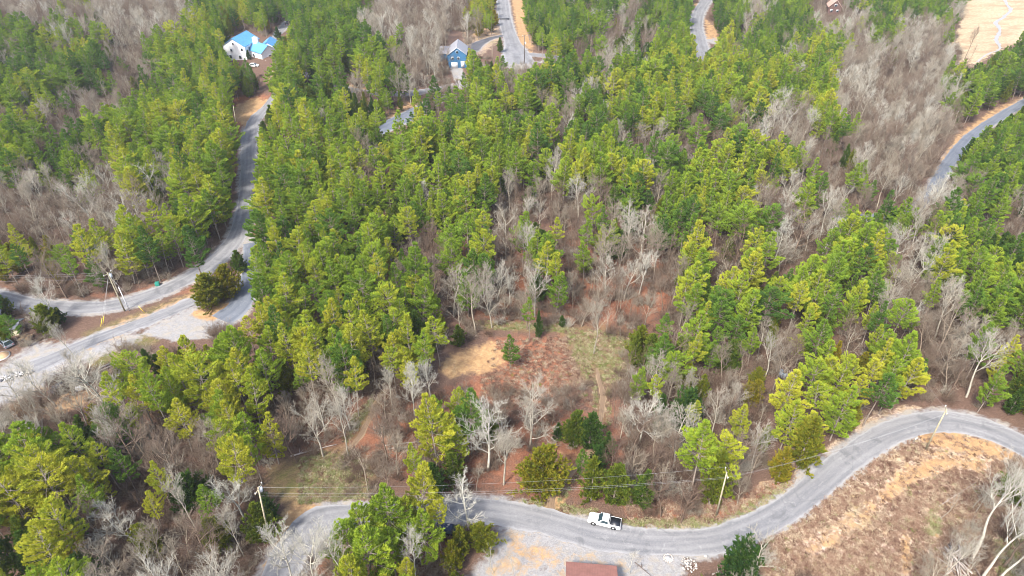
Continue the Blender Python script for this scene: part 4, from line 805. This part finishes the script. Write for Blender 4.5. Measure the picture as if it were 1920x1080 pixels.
def place_words(t):
    L = 1e9
    for i, (x, y, nm) in enumerate(LMW):
        d = math.hypot(t['x']-x, t['y']-y)
        if d < L: L, best = d, i
    x, y, nm = LMW[best]; dx, dy = t['x']-x, t['y']-y; d = project(t['x'], t['y'], t['z'])[2]
    a = math.degrees(math.atan2(dy, dx)) % 360
    rel = ['right of', 'behind and right of', 'behind', 'behind and left of', 'left of', 'in front and left of', 'in front of', 'in front and right of'][int(((a+22.5) % 360)//45)]
    return L, rel, nm
CAPN = {'pine': 300, 'cedar': 300, 'bare': 300, 'sapling': 300}
NAME = {'pine': 'pine_tree', 'cedar': 'cedar_tree', 'bare': 'bare_tree', 'sapling': 'slender_bare_tree'}
CATN = {'pine': 'pine tree', 'cedar': 'cedar tree', 'bare': 'bare tree', 'sapling': 'young tree'}
GRPN = {'pine': 'pine trees of the wood', 'cedar': 'cedar trees among the pines', 'bare': 'leafless trees of the wood', 'sapling': 'slender leafless trees of the understory'}
REST = {}
for kind in PROTO:
    lst = [t for t in TREES if t['kind'] == kind]; vis = sorted([t for t in lst if inview(t)], key=lambda t: -t['size'])
    ind = vis[:CAPN[kind]]; ids = set(map(id, ind)); REST[kind] = [t for t in lst if id(t) not in ids]
    buckets = {}
    for t in ind:
        L, rel, nm = place_words(t); t['L'] = L; buckets.setdefault((look(t), rel, nm), []).append(t)
    for (lk, rel, nm), ts in buckets.items():
        ts.sort(key=lambda t: t['L'])
        for i, t in enumerate(ts):
            s = '%s %s %s' % lk
            if len(ts) == 1: t['label'] = '%s %s %s' % (s, rel, nm)
            elif i == len(ts)-1: t['label'] = '%s farthest off %s %s' % (s, rel, nm)
            else: t['label'] = '%s %s %s %s' % (s, ORD[min(i, 9)], rel, nm)
    for t in ind:
        cm, tm, H0, R0 = PROTO[kind][t['var']]; s = t['H']/H0
        r = bpy.data.objects.new(NAME[kind], None); COL.objects.link(r); r.empty_display_size = .3
        r.location = (t['x'], t['y'], t['z']); r.rotation_euler = (t['lean'][1], t['lean'][0], 0); 
        tag(r, t['label'], CATN[kind], GRPN[kind])
        for nm_, me in (('trunk', tm), ('crown', cm)):
            o = bpy.data.objects.new(nm_, me); COL.objects.link(o); o.parent = r; o.scale = (s*t['rs'], s*t['rs'], s); o.rotation_euler = (0, 0, t['rz']); o['tint'] = float(t['tint'])
print('TREECOUNT', {k: (len([t for t in TREES if t['kind'] == k]), len(REST[k])) for k in PROTO})
# the rest of the wood: one object per kind, geometry nodes instancing the same meshes
def stuff_points(name, protos, recs, label=None, cat=None):
    if not recs: return
    n = len(recs); me = bpy.data.meshes.new(name); me.vertices.add(n); me.vertices.foreach_set('co', np.array([r['p'] for r in recs], np.float32).ravel())
    for nm, ty, key, fld in (('rot', 'FLOAT_VECTOR', 'rot', 'vector'), ('scl', 'FLOAT_VECTOR', 'scl', 'vector'), ('idx', 'INT', 'idx', 'value'), ('tint', 'FLOAT', 'tint', 'value')):
        at = me.attributes.new(nm, ty, 'POINT'); at.data.foreach_set(fld, np.array([r[key] for r in recs], np.int32 if ty == 'INT' else np.float32).ravel())
    o = bpy.data.objects.new(name, me); COL.objects.link(o); o['kind'] = 'stuff'
    if label: o['label'] = label; o['category'] = cat
    g = bpy.data.node_groups.new(name+'_nodes', 'GeometryNodeTree'); g.interface.new_socket('Geometry', in_out='INPUT', socket_type='NodeSocketGeometry'); g.interface.new_socket('Geometry', in_out='OUTPUT', socket_type='NodeSocketGeometry')
    N, Lk = g.nodes, g.links; gi = N.new('NodeGroupInput'); go = N.new('NodeGroupOutput')
    jn = N.new('GeometryNodeJoinGeometry')
    for pr in reversed(protos):           # join order is last link first
        j2 = N.new('GeometryNodeJoinGeometry')
        for ob in pr:
            oi = N.new('GeometryNodeObjectInfo'); oi.inputs['Object'].default_value = ob; oi.transform_space = 'ORIGINAL'; Lk.new(oi.outputs['Geometry'], j2.inputs[0])
        g2 = N.new('GeometryNodeGeometryToInstance'); Lk.new(j2.outputs[0], g2.inputs[0]); Lk.new(g2.outputs[0], jn.inputs[0])
    ip = N.new('GeometryNodeInstanceOnPoints'); ip.inputs['Pick Instance'].default_value = True
    def na(nm, ty):
        x = N.new('GeometryNodeInputNamedAttribute'); x.data_type = ty; x.inputs[0].default_value = nm; return x.outputs['Attribute']
    Lk.new(gi.outputs[0], ip.inputs['Points']); Lk.new(jn.outputs[0], ip.inputs['Instance']); Lk.new(na('idx', 'INT'), ip.inputs['Instance Index'])
    e2r = N.new('FunctionNodeEulerToRotation'); Lk.new(na('rot', 'FLOAT_VECTOR'), e2r.inputs[0]); Lk.new(e2r.outputs[0], ip.inputs['Rotation']); Lk.new(na('scl', 'FLOAT_VECTOR'), ip.inputs['Scale'])
    Lk.new(ip.outputs[0], go.inputs[0]); m = o.modifiers.new('scatter', 'NODES'); m.node_group = g; return o
def proto_objects(protos, prefix):
    out = []
    for i, (cm, tm, H0, R0) in enumerate(protos):
        a = bpy.data.objects.new('crown', cm); b_ = bpy.data.objects.new('trunk', tm); out.append((a, b_))   # data only, never linked to the scene
    return out
for kind, nm, lb in (('pine', 'pine_wood', 'dense mass of green pines filling the wood far back and between roads'), ('cedar', 'cedar_wood', 'mass of small dark cedars far back among pines'), ('bare', 'bare_wood', 'mass of grey leafless trees filling the far hollows'), ('sapling', 'sapling_thicket', 'mass of thin brown leafless stems between the trees')):
    recs = []
    for t in REST[kind]:
        H0 = PROTO[kind][t['var']][2]; s = t['H']/H0
        recs.append(dict(p=(t['x'], t['y'], t['z']), rot=(t['lean'][1], t['lean'][0], t['rz']), scl=(s*t['rs'], s*t['rs'], s), idx=t['var'], tint=t['tint']))
    stuff_points(nm, proto_objects(PROTO[kind], kind), recs, lb, 'woods')
# ---------------------------------------------------------------- undergrowth
def make_brush(seed, H=2.0, n=34):
    rg = np.random.default_rng(seed); cr = MB()
    for k in range(n):
        a = rg.uniform(0, 6.28); r = rg.uniform(0, 1.0); p = (math.cos(a)*r, math.sin(a)*r, 0)
        br = curved(p, (math.cos(a)*.5, math.sin(a)*.5, 1), H*rg.uniform(.4, 1.1), rg, 4, .35); stemtube(cr, br, .028, .012, 3)
        for q in range(5):
            i = rg.integers(1, 4); d = rg.normal(0, 1, 3); d[2] = abs(d[2]); stemtube(cr, curved(br[i], d/np.linalg.norm(d), H*rg.uniform(.2, .4), rg, 2, .3), .016, .009, 3)
    return cr.mesh('brush', M_BARE)
brush = [(bpy.data.objects.new('brush', make_brush(50+i, h)),) for i, h in enumerate((2.0, 2.6, 1.6, 3.0))]
rg = np.random.default_rng(5); recs = []; N = 120000
ys = rg.uniform(45, 470, N); xs = rg.uniform(-448, 448, N); kp = np.abs(xs) < ys*0.9+42; xs, ys = xs[kp], ys[kp]
for x, y in zip(xs, ys):
    z = float(hz(x, y)); u, v, d = project(x, y, z)
    if not (-60 < u < 1980 and -20 < v < 1150): continue
    c = code(u, v-14); pr = {'b': .95, 'B': .8, 'm': .6, 'P': .2, 'G': .22, 'C': .25, 'Y': .3, '.': .015}[c]
    if rg.uniform() > pr or masked(u, v) or (u > 1740 and v > 850 and rg.uniform() < .8): continue
    if (np.hypot(RP[:, 0]-x, RP[:, 1]-y)-RP[:, 2]).min() < .8: continue
    s = rg.uniform(.6, 1.5); recs.append(dict(p=(x, y, z), rot=(0, 0, rg.uniform(0, 6.28)), scl=(s, s, s), idx=int(rg.integers(0, 4)), tint=float(rg.uniform(.0, .6) if rg.uniform() < .8 else rg.uniform(.6, .9))))
stuff_points('undergrowth', brush, recs, 'brown and grey twiggy undergrowth on the leaf litter', 'undergrowth'); print('BRUSH', len(recs))
# dry weeds on the open slope and verges
def make_weed(seed):
    rg = np.random.default_rng(seed); C = np.stack([rg.normal(0, .25, 14), rg.normal(0, .25, 14), np.zeros(14)], 1); D = np.tile([0, 0, 1.0], (14, 1))
    v, f, var = tufts(C, D, .45, .025, 4, rg, .5); return mesh_np('weed', v, f, np.full(len(f), 5), [M_WEED], False, var)
M_WEED = barkm('dry_weed', [(0.0, (0.13, 0.075, 0.055)), (0.35, (0.27, 0.165, 0.12)), (0.65, (0.40, 0.31, 0.22)), (0.85, (0.52, 0.44, 0.31)), (1.0, (0.16, 0.20, 0.05))])
weeds = [(bpy.data.objects.new('weed', make_weed(70+i)),) for i in range(4)]
recs = []; N = 30000
N = 60000
hillp = REG['hill'][0][0]; us_ = rg.uniform(560, 1990, N); vs2 = rg.uniform(600, 1090, N)
inh = np.maximum(sdf(hillp, us_, vs2), np.maximum(sdf([(900,700),(930,635),(1060,630),(1110,760),(900,765)], us_, vs2), sdf([(1170,935),(1340,945),(1500,880),(1480,930),(1350,985),(1180,985)], us_, vs2)))
dirtm = np.full(N, -99.0)
for poly, wd, amt in REG['dirt']: dirtm = np.maximum(dirtm, sdf(poly, us_, vs2))
grm = np.full(N, -99.0)
for poly, wd, amt in REG['grass']: grm = np.maximum(grm, sdf(poly, us_, vs2))
for u, v, s1, s2, s3 in zip(us_, vs2, inh, dirtm, grm):
    if max(s1, s3) < 1 or (s2 > -2 and s3 < 0 and rg.uniform() < .85): continue
    p = P(u, v)
    if (np.hypot(RP[:, 0]-p.x, RP[:, 1]-p.y)-RP[:, 2]).min() < .3: continue
    s = rg.uniform(.5, 1.2); recs.append(dict(p=tuple(p), rot=(0, 0, rg.uniform(0, 6.28)), scl=(s, s, s*rg.uniform(.5, 1)), idx=int(rg.integers(0, 4)), tint=float(np.clip(rg.normal(.4, .25), 0, 1) if s3 < 0 or rg.uniform() < .3 else rg.uniform(.9, 1))))
stuff_points('dry_weeds', weeds, recs, 'reddish and straw coloured dead weeds on the open slope', 'weeds'); print('WEEDS', len(recs))

# ---------------------------------------------------------------- haze over the far hills
hm, ht = newmat('haze_air'); vp = ht.nodes.new('ShaderNodeVolumePrincipled'); vo = ht.nodes.new('ShaderNodeOutputMaterial'); ht.links.new(vp.outputs[0], vo.inputs['Volume'])
vp.inputs['Color'].default_value = (.93, .95, 1.0, 1); vp.inputs['Density'].default_value = 0.00013; vp.inputs['Anisotropy'].default_value = .2
b = MB(); b.box((0, 250, 53), (12000, 12000, 124)); o = b.build('haze', hm); o['kind'] = 'stuff'; o['label'] = 'thin pale air over the woods'; o['category'] = 'haze'
